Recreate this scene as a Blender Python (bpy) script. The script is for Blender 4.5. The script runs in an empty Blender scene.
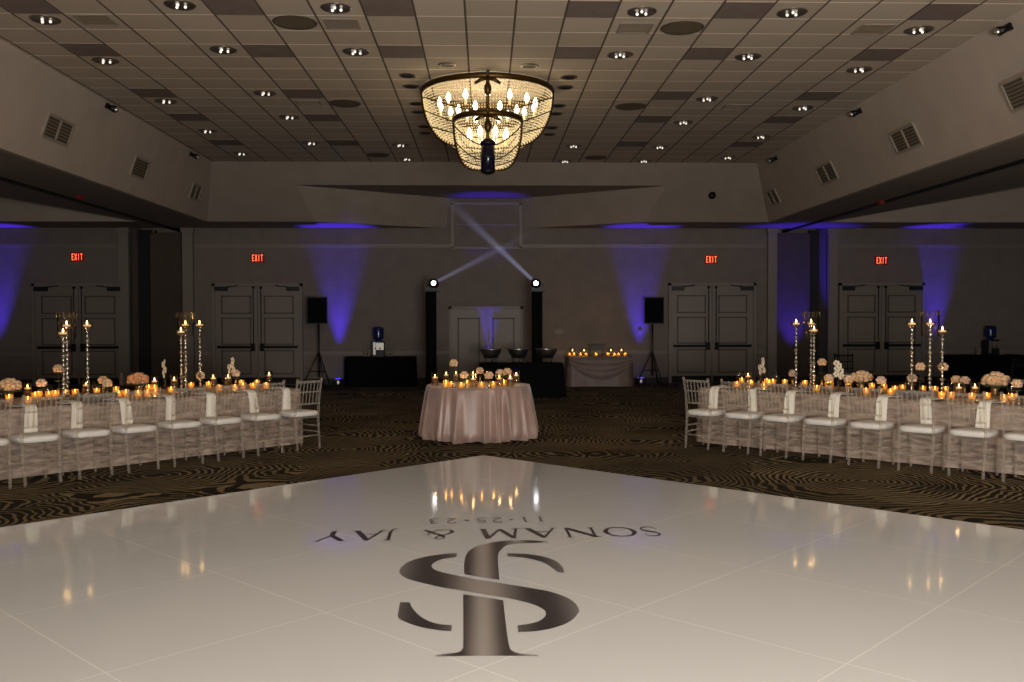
import bpy, math, random
from mathutils import Vector, Matrix
from mathutils.geometry import tessellate_polygon
random.seed(7)
PI = math.pi
col = bpy.context.scene.collection

# ------------------------------------------------------------------ camera
F, PIT, YAW, ROLL, HC = 938.1, .0222, .0280, -.0019, 1.70

def ray(px, py):
    x = (px-512)/F; y = (341-py)/F
    c, s = math.cos(ROLL), math.sin(ROLL); x, y = c*x-s*y, s*x+c*y
    fy = math.cos(PIT)+y*math.sin(PIT); z = y*math.cos(PIT)-math.sin(PIT)
    c, s = math.cos(YAW), math.sin(YAW)
    return Vector((c*x+s*fy, -s*x+c*fy, z))
def on_z(px, py, z):
    r = ray(px, py); t = (z-HC)/r.z
    return Vector((r.x*t, r.y*t, z))
def on_y(px, py, y):
    r = ray(px, py); t = y/r.y
    return Vector((r.x*t, y, HC+r.z*t))

cd = bpy.data.cameras.new('camera'); cam = bpy.data.objects.new('camera', cd); col.objects.link(cam)
cd.sensor_width = 36; cd.lens = F/1024*36; cd.clip_end = 200; cd.clip_start = .05
def rot(v):
    x, y, z = v
    c, s = math.cos(ROLL), math.sin(ROLL); x, y = c*x-s*y, s*x+c*y
    d = -z
    fy = d*math.cos(PIT)+y*math.sin(PIT); zz = y*math.cos(PIT)-d*math.sin(PIT)
    c, s = math.cos(YAW), math.sin(YAW)
    return Vector((c*x+s*fy, -s*x+c*fy, zz))
cx_, cy_, cz_ = rot((1,0,0)), rot((0,1,0)), rot((0,0,1))
cam.matrix_world = Matrix(((cx_.x, cy_.x, cz_.x, 0), (cx_.y, cy_.y, cz_.y, 0), (cx_.z, cy_.z, cz_.z, HC), (0,0,0,1)))
bpy.context.scene.camera = cam
vs = bpy.context.scene.view_settings
vs.view_transform = 'Standard'; vs.look = 'None'; vs.exposure = 0; vs.gamma = 1

# ------------------------------------------------------------------ materials
def lin(c):
    return tuple((v/12.92 if v <= .04045 else ((v+.055)/1.055)**2.4) for v in [k/255 for k in c])+(1,)
def M(name, c, rough=.6, metal=0, emit=None, es=0, **kw):
    m = bpy.data.materials.new(name); m.use_nodes = True
    b = m.node_tree.nodes['Principled BSDF']
    b.inputs['Base Color'].default_value = lin(c); b.inputs['Roughness'].default_value = rough
    b.inputs['Metallic'].default_value = metal
    if emit: b.inputs['Emission Color'].default_value = lin(emit); b.inputs['Emission Strength'].default_value = es
    for k, v in kw.items(): b.inputs[k.replace('_', ' ')].default_value = v
    return m
def nt(m):
    return m.node_tree.nodes, m.node_tree.links, m.node_tree.nodes['Principled BSDF']
def mth(N, L, op, a, b=None, c=None):
    n = N.new('ShaderNodeMath'); n.operation = op
    for i, v in enumerate((a, b, c)):
        if v is None: continue
        if isinstance(v, (int, float)): n.inputs[i].default_value = v
        else: L.new(v, n.inputs[i])
    return n.outputs[0]
def mixc(N, L, fac, a, b):
    n = N.new('ShaderNodeMix'); n.data_type = 'RGBA'
    for s, v in ((n.inputs[0], fac), (n.inputs[6], a), (n.inputs[7], b)):
        if isinstance(v, (int, float)): s.default_value = v
        elif isinstance(v, tuple): s.default_value = v
        else: L.new(v, s)
    return n.outputs[2]
def sep(N, L, src='Object'):
    tc = N.new('ShaderNodeTexCoord'); s = N.new('ShaderNodeSeparateXYZ'); L.new(tc.outputs[src], s.inputs[0])
    return tc.outputs[src], s.outputs[0], s.outputs[1], s.outputs[2]
def noise_var(m, c1, c2, scale, bump=0, detail=3, stretch=(1,1,1)):
    N, L, b = nt(m); tc = N.new('ShaderNodeTexCoord'); mp = N.new('ShaderNodeMapping'); mp.inputs['Scale'].default_value = stretch
    L.new(tc.outputs['Object'], mp.inputs[0])
    n = N.new('ShaderNodeTexNoise'); n.inputs['Scale'].default_value = scale; n.inputs['Detail'].default_value = detail
    L.new(mp.outputs[0], n.inputs['Vector'])
    r = N.new('ShaderNodeMapRange'); r.inputs[1].default_value = .3; r.inputs[2].default_value = .7; L.new(n.outputs['Fac'], r.inputs[0])
    L.new(mixc(N, L, r.outputs[0], lin(c1), lin(c2)), b.inputs['Base Color'])
    if bump:
        bp = N.new('ShaderNodeBump'); bp.inputs['Strength'].default_value = bump; bp.inputs['Distance'].default_value = .02
        L.new(n.outputs['Fac'], bp.inputs['Height']); L.new(bp.outputs[0], b.inputs['Normal'])
    return m
def no_sample(m):
    m.cycles.emission_sampling = 'NONE'; return m
def clear(name, tint, fac, c, rough=.08, emit=None, es=0, metal=0, gloss=False, cap=None):
    """thin clear material: part of the light passes straight through, edges catch highlights"""
    m = M(name, c, rough, metal, emit, es); N, L, b = nt(m)
    t = N.new('ShaderNodeBsdfTransparent'); t.inputs[0].default_value = tint
    lw = N.new('ShaderNodeLayerWeight'); lw.inputs[0].default_value = .35
    if gloss:
        lw.inputs[0].default_value = .12; b = N.new('ShaderNodeBsdfGlossy'); b.inputs[0].default_value = lin(c); b.inputs[1].default_value = rough
        f = mth(N, L, 'MULTIPLY_ADD', lw.outputs['Fresnel'], .75, fac)
    else: f = mth(N, L, 'MULTIPLY_ADD', lw.outputs['Facing'], 1-fac, fac*.55)
    if cap: f = mth(N, L, 'MULTIPLY', f, cap)
    mx = N.new('ShaderNodeMixShader'); L.new(f, mx.inputs[0]); L.new(t.outputs[0], mx.inputs[1]); L.new(b.outputs[0], mx.inputs[2])
    L.new(mx.outputs[0], N['Material Output'].inputs['Surface'])
    return m

MAT = {}
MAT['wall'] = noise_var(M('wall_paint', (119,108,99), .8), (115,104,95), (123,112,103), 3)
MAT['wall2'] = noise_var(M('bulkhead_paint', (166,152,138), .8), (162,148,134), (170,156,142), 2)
MAT['wall3'] = noise_var(M('back_bulkhead_shaded_paint', (142,129,116), .8), (138,125,112), (146,133,120), 2)  # bulkhead paint darkened to carry the light falling off toward the back
MAT['trimpaint'] = M('trim_paint', (128,117,107), .55)
MAT['doorpaint'] = M('door_paint', (128,117,107), .5)
MAT['moulding'] = M('door_moulding', (84,75,68), .6)  # shade of the panel grooves put into a darker moulding colour
MAT['soffit'] = M('soffit_paint', (130,117,106), .85)
MAT['black'] = noise_var(M('black_cloth', (10,10,11), .9, Specular_IOR_Level=.1), (9,9,10), (15,15,16), 8)
MAT['darkmetal'] = M('dark_metal', (22,20,20), .45, .6)
MAT['blackplastic'] = M('black_plastic', (14,14,15), .5)
MAT['base'] = M('dark_baseboard', (22,19,17), .6)
MAT['brownpanel'] = noise_var(M('brown_partition', (74,62,50), .8), (70,58,46), (78,66,54), 2)
MAT['vent'] = M('vent_metal', (120,106,86), .5)
MAT['ventdark'] = M('vent_dark', (72,62,50), .7)
MAT['ventframe'] = M('vent_frame', (142,129,114), .6)
MAT['chrome'] = M('chrome', (200,196,190), .15, 1)
MAT['steel'] = M('steel', (205,202,196), .34, 1)
MAT['brass'] = M('aged_brass', (84,62,28), .42, .85)
MAT['white'] = M('white_linen', (235,228,214), .75)
MAT['cushion'] = M('cushion_fabric', (222,216,208), .7)
MAT['plate'] = M('white_china', (225,218,208), .2)
MAT['acrylic'] = clear('clear_acrylic', (.90,.88,.85,1), .26, (225,214,200), .10, cap=.62)
MAT['glass'] = clear('clear_glass', (.97,.96,.94,1), .03, (240,235,225), .04, gloss=True)
MAT['amberglass'] = clear('glowing_amber_glass', (1,.88,.62,1), .42, (205,155,80), .12, (255,178,80), .2)  # emission puts the glow of the candle inside into the glass
MAT['wax'] = no_sample(M('lit_wax', (250,225,190), .5, 0, (255,190,110), .42))  # warm emission stands in for flame light soaking the wax
MAT['flame'] = no_sample(M('flame', (255,205,120), .5, 0, (255,206,120), 11))
MAT['crystal'] = clear('cut_crystal', (.95,.93,.88,1), .6, (225,205,165), .08, metal=.7)
MAT['crystalstem'] = noise_var(M('gold_mercury_glass', (200,185,150), .10, .9), (90,74,48), (255,250,235), 60)
MAT['peach'] = noise_var(M('peach_petals', (222,180,135), .8), (205,155,108), (238,210,172), 25)
MAT['orange'] = noise_var(M('coral_petals', (222,150,100), .8), (212,128,80), (235,190,140), 25)
MAT['ivory'] = noise_var(M('ivory_petals', (225,212,185), .8), (205,188,155), (240,228,205), 25)
MAT['blush'] = noise_var(M('blush_petals', (205,175,150), .8), (185,148,122), (226,202,178), 25)
MAT['leaf'] = noise_var(M('dark_leaf', (48,58,34), .7), (35,45,25), (66,76,44), 20)
MAT['stem'] = M('flower_stem', (60,66,38), .7)
MAT['vase'] = M('mercury_vase', (150,125,85), .25, .7)
MAT['lens'] = no_sample(M('lit_lens', (255,255,255), .3, 0, (240,245,255), 14))
MAT['red'] = no_sample(M('exit_red', (255,60,40), .4, 0, (255,96,58), 2.6))
MAT['exitface'] = M('exit_face', (70,20,16), .5, 0, (190,26,16), .10)
MAT['blueglass'] = M('blue_water_jug', (22,38,84), .15)
MAT['bluecyl'] = M('dark_blue_glass', (14,14,34), .15)
MAT['filament'] = no_sample(M('dim_lamp', (255,250,240), .4, 0, (255,244,228), .95))
MAT['lampdark'] = M('lamp_reflector', (120,108,94), .3, .7)
MAT['unlit'] = M('unlit_lamp', (16,14,12), .6)
MAT['bulb'] = no_sample(M('chandelier_bulb', (255,240,210), .4, 0, (255,236,192), 10))
MAT['bead'] = no_sample(clear('glowing_crystal_beads', (1,.96,.88,1), .8, (235,222,185), .15, (255,232,186), .40))  # emission stands in for bulb light caught by the beads
MAT['darktile'] = noise_var(M('dark_ceiling_panel', (112,97,88), .9), (108,93,84), (116,101,92), 6)
MAT['ceilspk'] = M('speaker_grille', (92,78,56), .8)
MAT['silver'] = noise_var(M('silver_tray', (165,158,148), .3, .6), (140,134,126), (180,172,160), 12)

# ceiling: two foot tiles, dark long joints and light cross joints
T = .6096
c0 = on_z(415.6, 16.2, HC+3.7245)
m = M('ceiling_tiles', (178,163,144), .9); N, L, b = nt(m); v, x, y, z = sep(N, L)
fx = mth(N, L, 'FRACT', mth(N, L, 'DIVIDE', mth(N, L, 'SUBTRACT', x, c0.x-60*T), T))
fy = mth(N, L, 'FRACT', mth(N, L, 'DIVIDE', mth(N, L, 'SUBTRACT', y, c0.y-60*T), T))
lx = mth(N, L, 'LESS_THAN', mth(N, L, 'ABSOLUTE', mth(N, L, 'SUBTRACT', fx, .5)), .478)
ly = mth(N, L, 'LESS_THAN', mth(N, L, 'ABSOLUTE', mth(N, L, 'SUBTRACT', fy, .5)), .480)
wn = N.new('ShaderNodeTexWhiteNoise'); cb = N.new('ShaderNodeCombineXYZ')
L.new(mth(N, L, 'FLOOR', mth(N, L, 'DIVIDE', mth(N, L, 'SUBTRACT', x, c0.x-60*T), T)), cb.inputs[0])
L.new(mth(N, L, 'FLOOR', mth(N, L, 'DIVIDE', mth(N, L, 'SUBTRACT', y, c0.y-60*T), T)), cb.inputs[1]); L.new(cb.outputs[0], wn.inputs[0])
tile = mixc(N, L, wn.outputs[0], lin((172,157,138)), lin((182,167,148)))
tile = mixc(N, L, ly, lin((245,230,210)), tile)
tile = mixc(N, L, lx, lin((72,60,50)), tile)
L.new(tile, b.inputs['Base Color']); MAT['ceiling'] = m

# carpet: dark ground, swirling tan rings
m = M('swirl_carpet', (30,24,18), .95); N, L, b = nt(m); v, x, y, z = sep(N, L)
ns = N.new('ShaderNodeTexNoise'); ns.inputs['Scale'].default_value = 1.1; ns.inputs['Detail'].default_value = 2; L.new(v, ns.inputs['Vector'])
vm = N.new('ShaderNodeVectorMath'); vm.operation = 'MULTIPLY_ADD'; L.new(ns.outputs['Color'], vm.inputs[0]); vm.inputs[1].default_value = (.55,.55,0); L.new(v, vm.inputs[2])
vo = N.new('ShaderNodeTexVoronoi'); vo.inputs['Scale'].default_value = .62; L.new(vm.outputs[0], vo.inputs['Vector'])
n2 = N.new('ShaderNodeTexNoise'); n2.inputs['Scale'].default_value = 4.; L.new(v, n2.inputs['Vector'])
ring = mth(N, L, 'SINE', mth(N, L, 'ADD', mth(N, L, 'MULTIPLY', vo.outputs['Distance'], 150), mth(N, L, 'MULTIPLY', n2.outputs['Fac'], 8)))
n3 = N.new('ShaderNodeTexNoise'); n3.inputs['Scale'].default_value = .9; n3.inputs['Detail'].default_value = 3; L.new(v, n3.inputs['Vector'])
thr = mth(N, L, 'MULTIPLY_ADD', n3.outputs['Fac'], -2.6, 1.55)
rr = N.new('ShaderNodeMapRange'); rr.inputs[1].default_value = -.15; rr.inputs[2].default_value = .35; L.new(mth(N, L, 'SUBTRACT', ring, thr), rr.inputs[0])
vc = N.new('ShaderNodeTexWhiteNoise'); L.new(vo.outputs['Color'], vc.inputs[0])
tan = mixc(N, L, vc.outputs[0], lin((104,90,64)), lin((138,121,90)))
cc = mixc(N, L, rr.outputs[0], lin((36,30,23)), tan)
n4 = N.new('ShaderNodeTexNoise'); n4.inputs['Scale'].default_value = .45; L.new(v, n4.inputs['Vector'])
blot = N.new('ShaderNodeMapRange'); blot.inputs[1].default_value = .66; blot.inputs[2].default_value = .67; L.new(n4.outputs['Fac'], blot.inputs[0])
cc = mixc(N, L, blot.outputs[0], cc, lin((98,82,58)))
L.new(cc, b.inputs['Base Color']); b.inputs['Specular IOR Level'].default_value = .1; MAT['carpet'] = m

# dance floor: glossy white panels with fine seams
SEAM = 1.257
m = M('glossy_white_vinyl', (218,212,202), .07); N, L, b = nt(m); v, x, y, z = sep(N, L)
def seam(q):
    f_ = mth(N, L, 'FRACT', mth(N, L, 'DIVIDE', mth(N, L, 'ADD', q, 40*SEAM), SEAM))
    return mth(N, L, 'ABSOLUTE', mth(N, L, 'SUBTRACT', f_, .5))
sx = mth(N, L, 'MAXIMUM', seam(x), seam(y))
ln = mth(N, L, 'GREATER_THAN', sx, .4955); ln2 = mth(N, L, 'GREATER_THAN', sx, .4988)
cc = mixc(N, L, ln, lin((206,207,207)), lin((220,220,218))); cc = mixc(N, L, ln2, cc, lin((230,228,224)))  # seam highlights painted as lighter lines
L.new(cc, b.inputs['Base Color'])
bn = N.new('ShaderNodeTexNoise'); bn.inputs['Scale'].default_value = 1.3; L.new(v, bn.inputs['Vector'])
bp = N.new('ShaderNodeBump'); bp.inputs['Strength'].default_value = .02; bp.inputs['Distance'].default_value = .02; L.new(bn.outputs['Fac'], bp.inputs['Height']); L.new(bp.outputs[0], b.inputs['Normal'])
b.inputs['IOR'].default_value = 1.5
MAT['dance'] = m

# silver foil with soft bands
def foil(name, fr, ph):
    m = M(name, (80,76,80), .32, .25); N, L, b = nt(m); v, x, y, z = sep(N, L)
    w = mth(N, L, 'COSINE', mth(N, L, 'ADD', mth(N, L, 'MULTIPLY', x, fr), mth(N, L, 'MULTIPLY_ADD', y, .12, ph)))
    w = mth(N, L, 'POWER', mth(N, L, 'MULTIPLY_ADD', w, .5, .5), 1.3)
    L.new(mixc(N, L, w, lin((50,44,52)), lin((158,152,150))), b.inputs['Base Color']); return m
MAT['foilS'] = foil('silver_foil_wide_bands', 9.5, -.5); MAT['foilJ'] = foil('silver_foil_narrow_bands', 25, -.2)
MAT['foil2'] = M('dark_foil_lettering', (72,64,72), .35, .3)

# satin and woven table cloths
m = M('blush_satin', (170,142,130), .42); b = nt(m)[2]; b.inputs['Sheen Weight'].default_value = .3
noise_var(m, (148,120,108), (170,142,130), 3); MAT['satin'] = m
m = M('shaded_blush_satin', (118,96,88), .5); noise_var(m, (108,86,79), (126,104,96), 3); MAT['satin2'] = m  # darker copy of the satin, weaker light at the far wall put into colour
m = M('textured_mauve_cloth', (140,118,104), .6); noise_var(m, (108,92,82), (190,168,150), 5.5, .3, 5, (1,1,4.5)); MAT['brocade'] = m

# ------------------------------------------------------------------ mesh builder
class MB:
    def __init__(s): s.v = []; s.f = []; s.sm = []
    def add(s, V, Fs, smooth=False):
        o = len(s.v); s.v += [tuple(p) for p in V]
        for f in Fs: s.f.append(tuple(i+o for i in f)); s.sm.append(smooth)
        return s
    def box(s, c, d, rz=0, M4=None):
        x, y, z = [k/2 for k in d]; V = []
        for a in (-x, x):
            for b_ in (-y, y):
                for e in (-z, z):
                    p = Vector((a, b_, e))
                    if rz: p = Matrix.Rotation(rz, 3, 'Z') @ p
                    if M4: p = M4 @ p
                    V.append(p+Vector(c))
        return s.add(V, [(0,1,3,2),(4,6,7,5),(0,4,5,1),(2,3,7,6),(0,2,6,4),(1,5,7,3)])
    def bx(s, x0, x1, y0, y1, z0, z1):
        return s.box(((x0+x1)/2, (y0+y1)/2, (z0+z1)/2), (x1-x0, y1-y0, z1-z0))
    def lathe(s, prof, n=16, c=(0,0,0), cap0=False, cap1=False):
        V = []; Fs = []
        for r, z in prof:
            for k in range(n):
                a = 2*PI*k/n; V.append((c[0]+r*math.cos(a), c[1]+r*math.sin(a), c[2]+z))
        for i in range(len(prof)-1):
            for k in range(n):
                k2 = (k+1) % n; Fs.append((i*n+k, i*n+k2, (i+1)*n+k2, (i+1)*n+k))
        s.add(V, Fs, True)
        o = len(s.v)-len(V)
        if cap0: s.f.append(tuple(o+k for k in reversed(range(n)))); s.sm.append(False)
        if cap1: s.f.append(tuple(o+(len(prof)-1)*n+k for k in range(n))); s.sm.append(False)
        return s
    def cyl(s, c, r, h, n=16, r2=None):
        return s.lathe([(r, 0), (r if r2 is None else r2, h)], n, c, True, True)
    def tube(s, pts, r, n=6, caps=True):
        pts = [Vector(p) for p in pts]; rs = r if isinstance(r, (list, tuple)) else [r]*len(pts)
        V = []; Fs = []; up = None
        for i, p in enumerate(pts):
            t = (pts[min(i+1, len(pts)-1)]-pts[max(i-1, 0)]).normalized()
            if up is None: up = Vector((1,0,0)) if abs(t.x) < .8 else Vector((0,0,1))
            a = (up-t*up.dot(t)).normalized(); up = a; b_ = t.cross(a)
            for k in range(n):
                q = 2*PI*k/n; V.append(p+(a*math.cos(q)+b_*math.sin(q))*rs[i])
        for i in range(len(pts)-1):
            for k in range(n):
                k2 = (k+1) % n; Fs.append((i*n+k, i*n+k2, (i+1)*n+k2, (i+1)*n+k))
        if caps: Fs += [tuple(reversed(range(n))), tuple((len(pts)-1)*n+k for k in range(n))]
        return s.add(V, Fs, True)
    def ball(s, c, r, n=8, m_=6, sc=(1,1,1)):
        V = [(c[0], c[1], c[2]-r*sc[2])]; Fs = []
        for i in range(1, m_):
            th = PI*i/m_
            for k in range(n):
                a = 2*PI*k/n; V.append((c[0]+r*sc[0]*math.sin(th)*math.cos(a), c[1]+r*sc[1]*math.sin(th)*math.sin(a), c[2]-r*sc[2]*math.cos(th)))
        V.append((c[0], c[1], c[2]+r*sc[2])); e = len(V)-1
        for k in range(n): Fs.append((0, 1+(k+1) % n, 1+k)); Fs.append((e, 1+(m_-2)*n+k, 1+(m_-2)*n+(k+1) % n))
        for i in range(m_-2):
            for k in range(n):
                k2 = (k+1) % n; Fs.append((1+i*n+k, 1+i*n+k2, 1+(i+1)*n+k2, 1+(i+1)*n+k))
        return s.add(V, Fs, True)
    def poly(s, P, flip=False):
        """concave flat polygon from 3d points"""
        P = [Vector(p) for p in P]; tr = tessellate_polygon([P])
        return s.add(P, [tuple(t) for t in tr])
    def grid(s, pts, w, smooth=True):
        h = len(pts)//w
        return s.add(pts, [(j*w+i, j*w+i+1, (j+1)*w+i+1, (j+1)*w+i) for j in range(h-1) for i in range(w-1)], smooth)
    def build(s, name, mat, parent=None, loc=None):
        me = bpy.data.meshes.new(name); me.from_pydata(s.v, [], s.f); me.materials.append(MAT[mat] if isinstance(mat, str) else mat)
        me.polygons.foreach_set('use_smooth', s.sm); me.update()
        o = bpy.data.objects.new(name, me); col.objects.link(o)
        if parent is not None: o.parent = parent
        if loc is not None: o.location = loc
        return o
def thing(name, label, cat, loc=(0,0,0), rz=0, group=None):
    o = bpy.data.objects.new(name, None); col.objects.link(o); o.location = loc; o.rotation_euler = (0,0,rz); o.empty_display_size = .1
    return tag(o, label, cat, group)
def tag(o, label, cat, group=None, kind=None):
    if label: o['label'] = label
    if cat: o['category'] = cat
    if group: o['group'] = group
    if kind: o['kind'] = kind
    return o
def struct(o): o['kind'] = 'structure'; return o
def dup(root, loc, rz=0, sc=1):
    r = root.copy(); col.objects.link(r); r.location = loc; r.rotation_euler = (0,0,rz); r.scale = (sc,sc,sc) if not isinstance(sc, tuple) else sc
    for k in ('label', 'group'):
        if k in r: del r[k]
    for ch in list(root.children):
        c = ch.copy(); col.objects.link(c); c.parent = r
        for g in list(ch.children):
            d = g.copy(); col.objects.link(d); d.parent = c
    return r
PROTO = {}
def inst(kind, loc, rz=0, sc=1):
    """first use moves the prototype itself, later uses copy it"""
    p, used = PROTO[kind]
    if not used:
        PROTO[kind] = (p, True); p.location = loc; p.rotation_euler = (0,0,rz); p.scale = (sc,sc,sc) if not isinstance(sc, tuple) else sc; return p
    return dup(p, loc, rz, sc)
ORD = ['', 'first','second','third','fourth','fifth','sixth','seventh','eighth','ninth','tenth','eleventh','twelfth','thirteenth','fourteenth','fifteenth','sixteenth','seventeenth','eighteenth','nineteenth','twentieth','twenty-first','twenty-second','twenty-third','twenty-fourth','twenty-fifth','twenty-sixth','twenty-seventh','twenty-eighth','twenty-ninth','thirtieth','thirty-first','thirty-second']
def lamp(name, kind, loc, energy, color, size=.1, target=None, **kw):
    d = bpy.data.lights.new(name, kind); d.energy = energy; d.color = color
    for k, v in kw.items(): setattr(d, k, v)
    if kind in ('POINT', 'SPOT'): d.shadow_soft_size = size
    o = bpy.data.objects.new(name, d); col.objects.link(o); o.location = loc
    if target is not None: o.rotation_euler = (Vector(target)-Vector(loc)).to_track_quat('-Z', 'Y').to_euler()
    return o

# ------------------------------------------------------------------ room shell
ZC = HC+3.7245; ZS = HC+2.4424; ZR = 4.94; DW = 25.0; DB = 23.35; DT = 22.2; YB = -7.5
XL, XR, TL, TR = -6.84, 7.07, -6.40, 6.45; XO = 17.0
struct(MB().bx(-XO, XO, YB, DW+1.2, -.2, 0).build('floor', 'carpet'))
ceil = struct(MB().bx(-XO, XO, YB, DW+1, ZC, ZC+.15).build('ceiling', 'ceiling'))
# dark ceiling panels on the tile grid
dark_px = [(35,4.7),(87,47),(151.5,91.5),(187.5,116.4),(222.6,142.6),(234,6),(267.6,49),(302,93.4),(323,118),(344,143.4),(389,7),(398,52),(585,9),(578,53),
           (744.5,11),(707,54.8),(671.7,97.2),(651.8,121.3),(631,146),(944.7,12),(880,56.3),(819,98),(781.6,122),(745.4,146.5)]
cells = set()
for px, py in dark_px:
    p = on_z(px, py, ZC); cells.add((math.floor((p.x-c0.x)/T), math.floor((p.y-c0.y)/T)))
for i, j in sorted(cells):
    o = MB().bx(c0.x+i*T+.012, c0.x+(i+1)*T-.012, c0.y+j*T+.008, c0.y+(j+1)*T-.008, ZC-.006, ZC+.02).build('dark_panel', 'darktile', ceil)
# back wall with two partition pockets
N1, N2, N3, N4 = -9.35, -7.95, 7.78, 9.17
wb = MB()
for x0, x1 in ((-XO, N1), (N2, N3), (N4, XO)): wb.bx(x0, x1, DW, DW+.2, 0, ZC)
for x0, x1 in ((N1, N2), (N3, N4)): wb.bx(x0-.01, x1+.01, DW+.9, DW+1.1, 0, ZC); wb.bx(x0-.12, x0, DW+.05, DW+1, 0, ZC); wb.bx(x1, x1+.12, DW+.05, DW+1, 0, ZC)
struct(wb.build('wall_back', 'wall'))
struct(MB().bx(-XO, XO, YB-.2, YB, 0, ZC).build('wall_front', 'wall'))
struct(MB().bx(-XO-.2, -XO, YB, DW, 0, ZC).build('wall_left', 'wall'))
struct(MB().bx(XO, XO+.2, YB, DW, 0, ZC).build('wall_right', 'wall'))
# sloping bulkheads around the raised ceiling
def slab(quad, t, name, mat, out):
    q = [Vector(p) for p in quad]; o_ = Vector(out)*t
    V = q+[p+o_ for p in q]; n = len(q)
    tr = [tuple(k) for k in tessellate_polygon([q])]
    F_ = tr+[tuple(i+n for i in reversed(k)) for k in tr]+[(i, (i+1) % n, (i+1) % n+n, i+n) for i in range(n)]
    return struct(MB().add(V, F_).build(name, mat))
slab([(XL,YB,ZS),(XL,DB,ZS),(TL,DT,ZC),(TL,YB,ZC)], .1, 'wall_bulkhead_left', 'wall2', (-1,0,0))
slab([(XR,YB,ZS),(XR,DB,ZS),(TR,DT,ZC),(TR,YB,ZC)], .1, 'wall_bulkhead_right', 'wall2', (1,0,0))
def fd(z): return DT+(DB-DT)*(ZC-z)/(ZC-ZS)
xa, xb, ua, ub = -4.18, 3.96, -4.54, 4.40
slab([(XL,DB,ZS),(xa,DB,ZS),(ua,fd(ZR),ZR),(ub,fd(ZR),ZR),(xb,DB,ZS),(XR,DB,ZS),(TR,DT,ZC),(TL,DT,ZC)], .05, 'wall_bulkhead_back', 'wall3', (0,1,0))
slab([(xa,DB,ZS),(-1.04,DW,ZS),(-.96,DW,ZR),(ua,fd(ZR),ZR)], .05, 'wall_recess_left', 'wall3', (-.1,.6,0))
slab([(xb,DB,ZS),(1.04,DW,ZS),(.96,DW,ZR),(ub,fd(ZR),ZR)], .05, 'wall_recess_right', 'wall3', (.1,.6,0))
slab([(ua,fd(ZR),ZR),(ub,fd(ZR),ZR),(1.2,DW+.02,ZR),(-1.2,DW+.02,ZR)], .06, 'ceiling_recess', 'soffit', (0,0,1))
for s_, X0, xin, nm in ((-1, XL, xa, 'left'), (1, XR, xb, 'right')):
    e = lambda y: s_*(8.6+(DB-y)*.23)
    W = s_*1.04
    slab([(X0,YB,ZS+.005),(X0,DB,ZS+.005),(xin,DB,ZS+.005),(W,DW,ZS+.005),(s_*XO,DW,ZS+.005),(s_*XO,DB,ZS+.005),(e(DB),DB,ZS+.005),(e(9),9,ZS+.005),(s_*XO,9,ZS+.005),(s_*XO,YB,ZS+.005)], .08, 'ceiling_soffit_'+nm, 'soffit', (0,0,1))
    slab([(e(DB),DB-.012,ZS),(s_*XO,DB-.012,ZS),(s_*XO,DB-.012,ZC),(e(DB),DB-.012,ZC)], .08, 'wall_side_bulkhead_'+nm, 'wall2', (0,1,0))
    slab([(e(DB)+s_*.012,DB,ZS),(e(9)+s_*.012,9,ZS),(e(9)+s_*.012,9,ZC),(e(DB)+s_*.012,DB,ZC)], .08, 'wall_side_bulkhead_inner_'+nm, 'wall2', (-s_,0,0))
    struct(MB().bx(s_*8.25-.05, s_*8.25+.05, YB, DW+.8, ZS-.035, ZS+.02).build('trim_track_'+nm, 'base'))
# pilasters, mouldings, baseboards
k = 0
for x0, x1 in ((-9.62,N1), (N2,-7.68), (7.54,N3), (N4,9.42)):
    k += 1; q = MB().bx(x0, x1, DW-.13, DW+.1, 0, ZS); q.bx(x0-.03, x1+.03, DW-.16, DW, ZS-.12, ZS-.005); q.bx(x0-.02, x1+.02, DW-.15, DW, .15, .22)
    struct(q.build('trim_%d' % k, 'trimpaint'))
segs = ((-XO,-9.66), (-7.64,7.50), (9.46,XO))
doorx = [(on_y(a, 300, DW).x, on_y(b_, 300, DW).x) for a, b_ in ((33.5,125), (213,303), (668,755), (838,923))]
cdx = (on_y(449, 330, DW).x, on_y(523, 330, DW).x)
for i, (x0, x1) in enumerate(segs):
    side = ('left', 'centre', 'right')[i]
    q = MB().bx(x0, x1, DW-.05, DW, 3.66, 3.72); q.bx(x0, x1, DW-.03, DW, 3.62, 3.66)
    struct(q.build('trim_crown_'+side, 'trimpaint'))
    cuts = sorted([d for d in doorx+[cdx] if d[0] > x0-1 and d[1] < x1+1]); a = x0; q = MB(); q2 = MB()
    for d in cuts+[(x1, x1)]:
        if d[0] > a: q.bx(a, d[0], DW-.045, DW, .82, .88); q.bx(a, d[0], DW-.025, DW, .79, .82); q2.bx(a, d[0], DW-.03, DW, 0, .16)
        a = d[1]
    struct(q.build('trim_chair_rail_'+side, 'trimpaint')); struct(q2.build('baseboard_'+side, 'base'))
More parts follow.
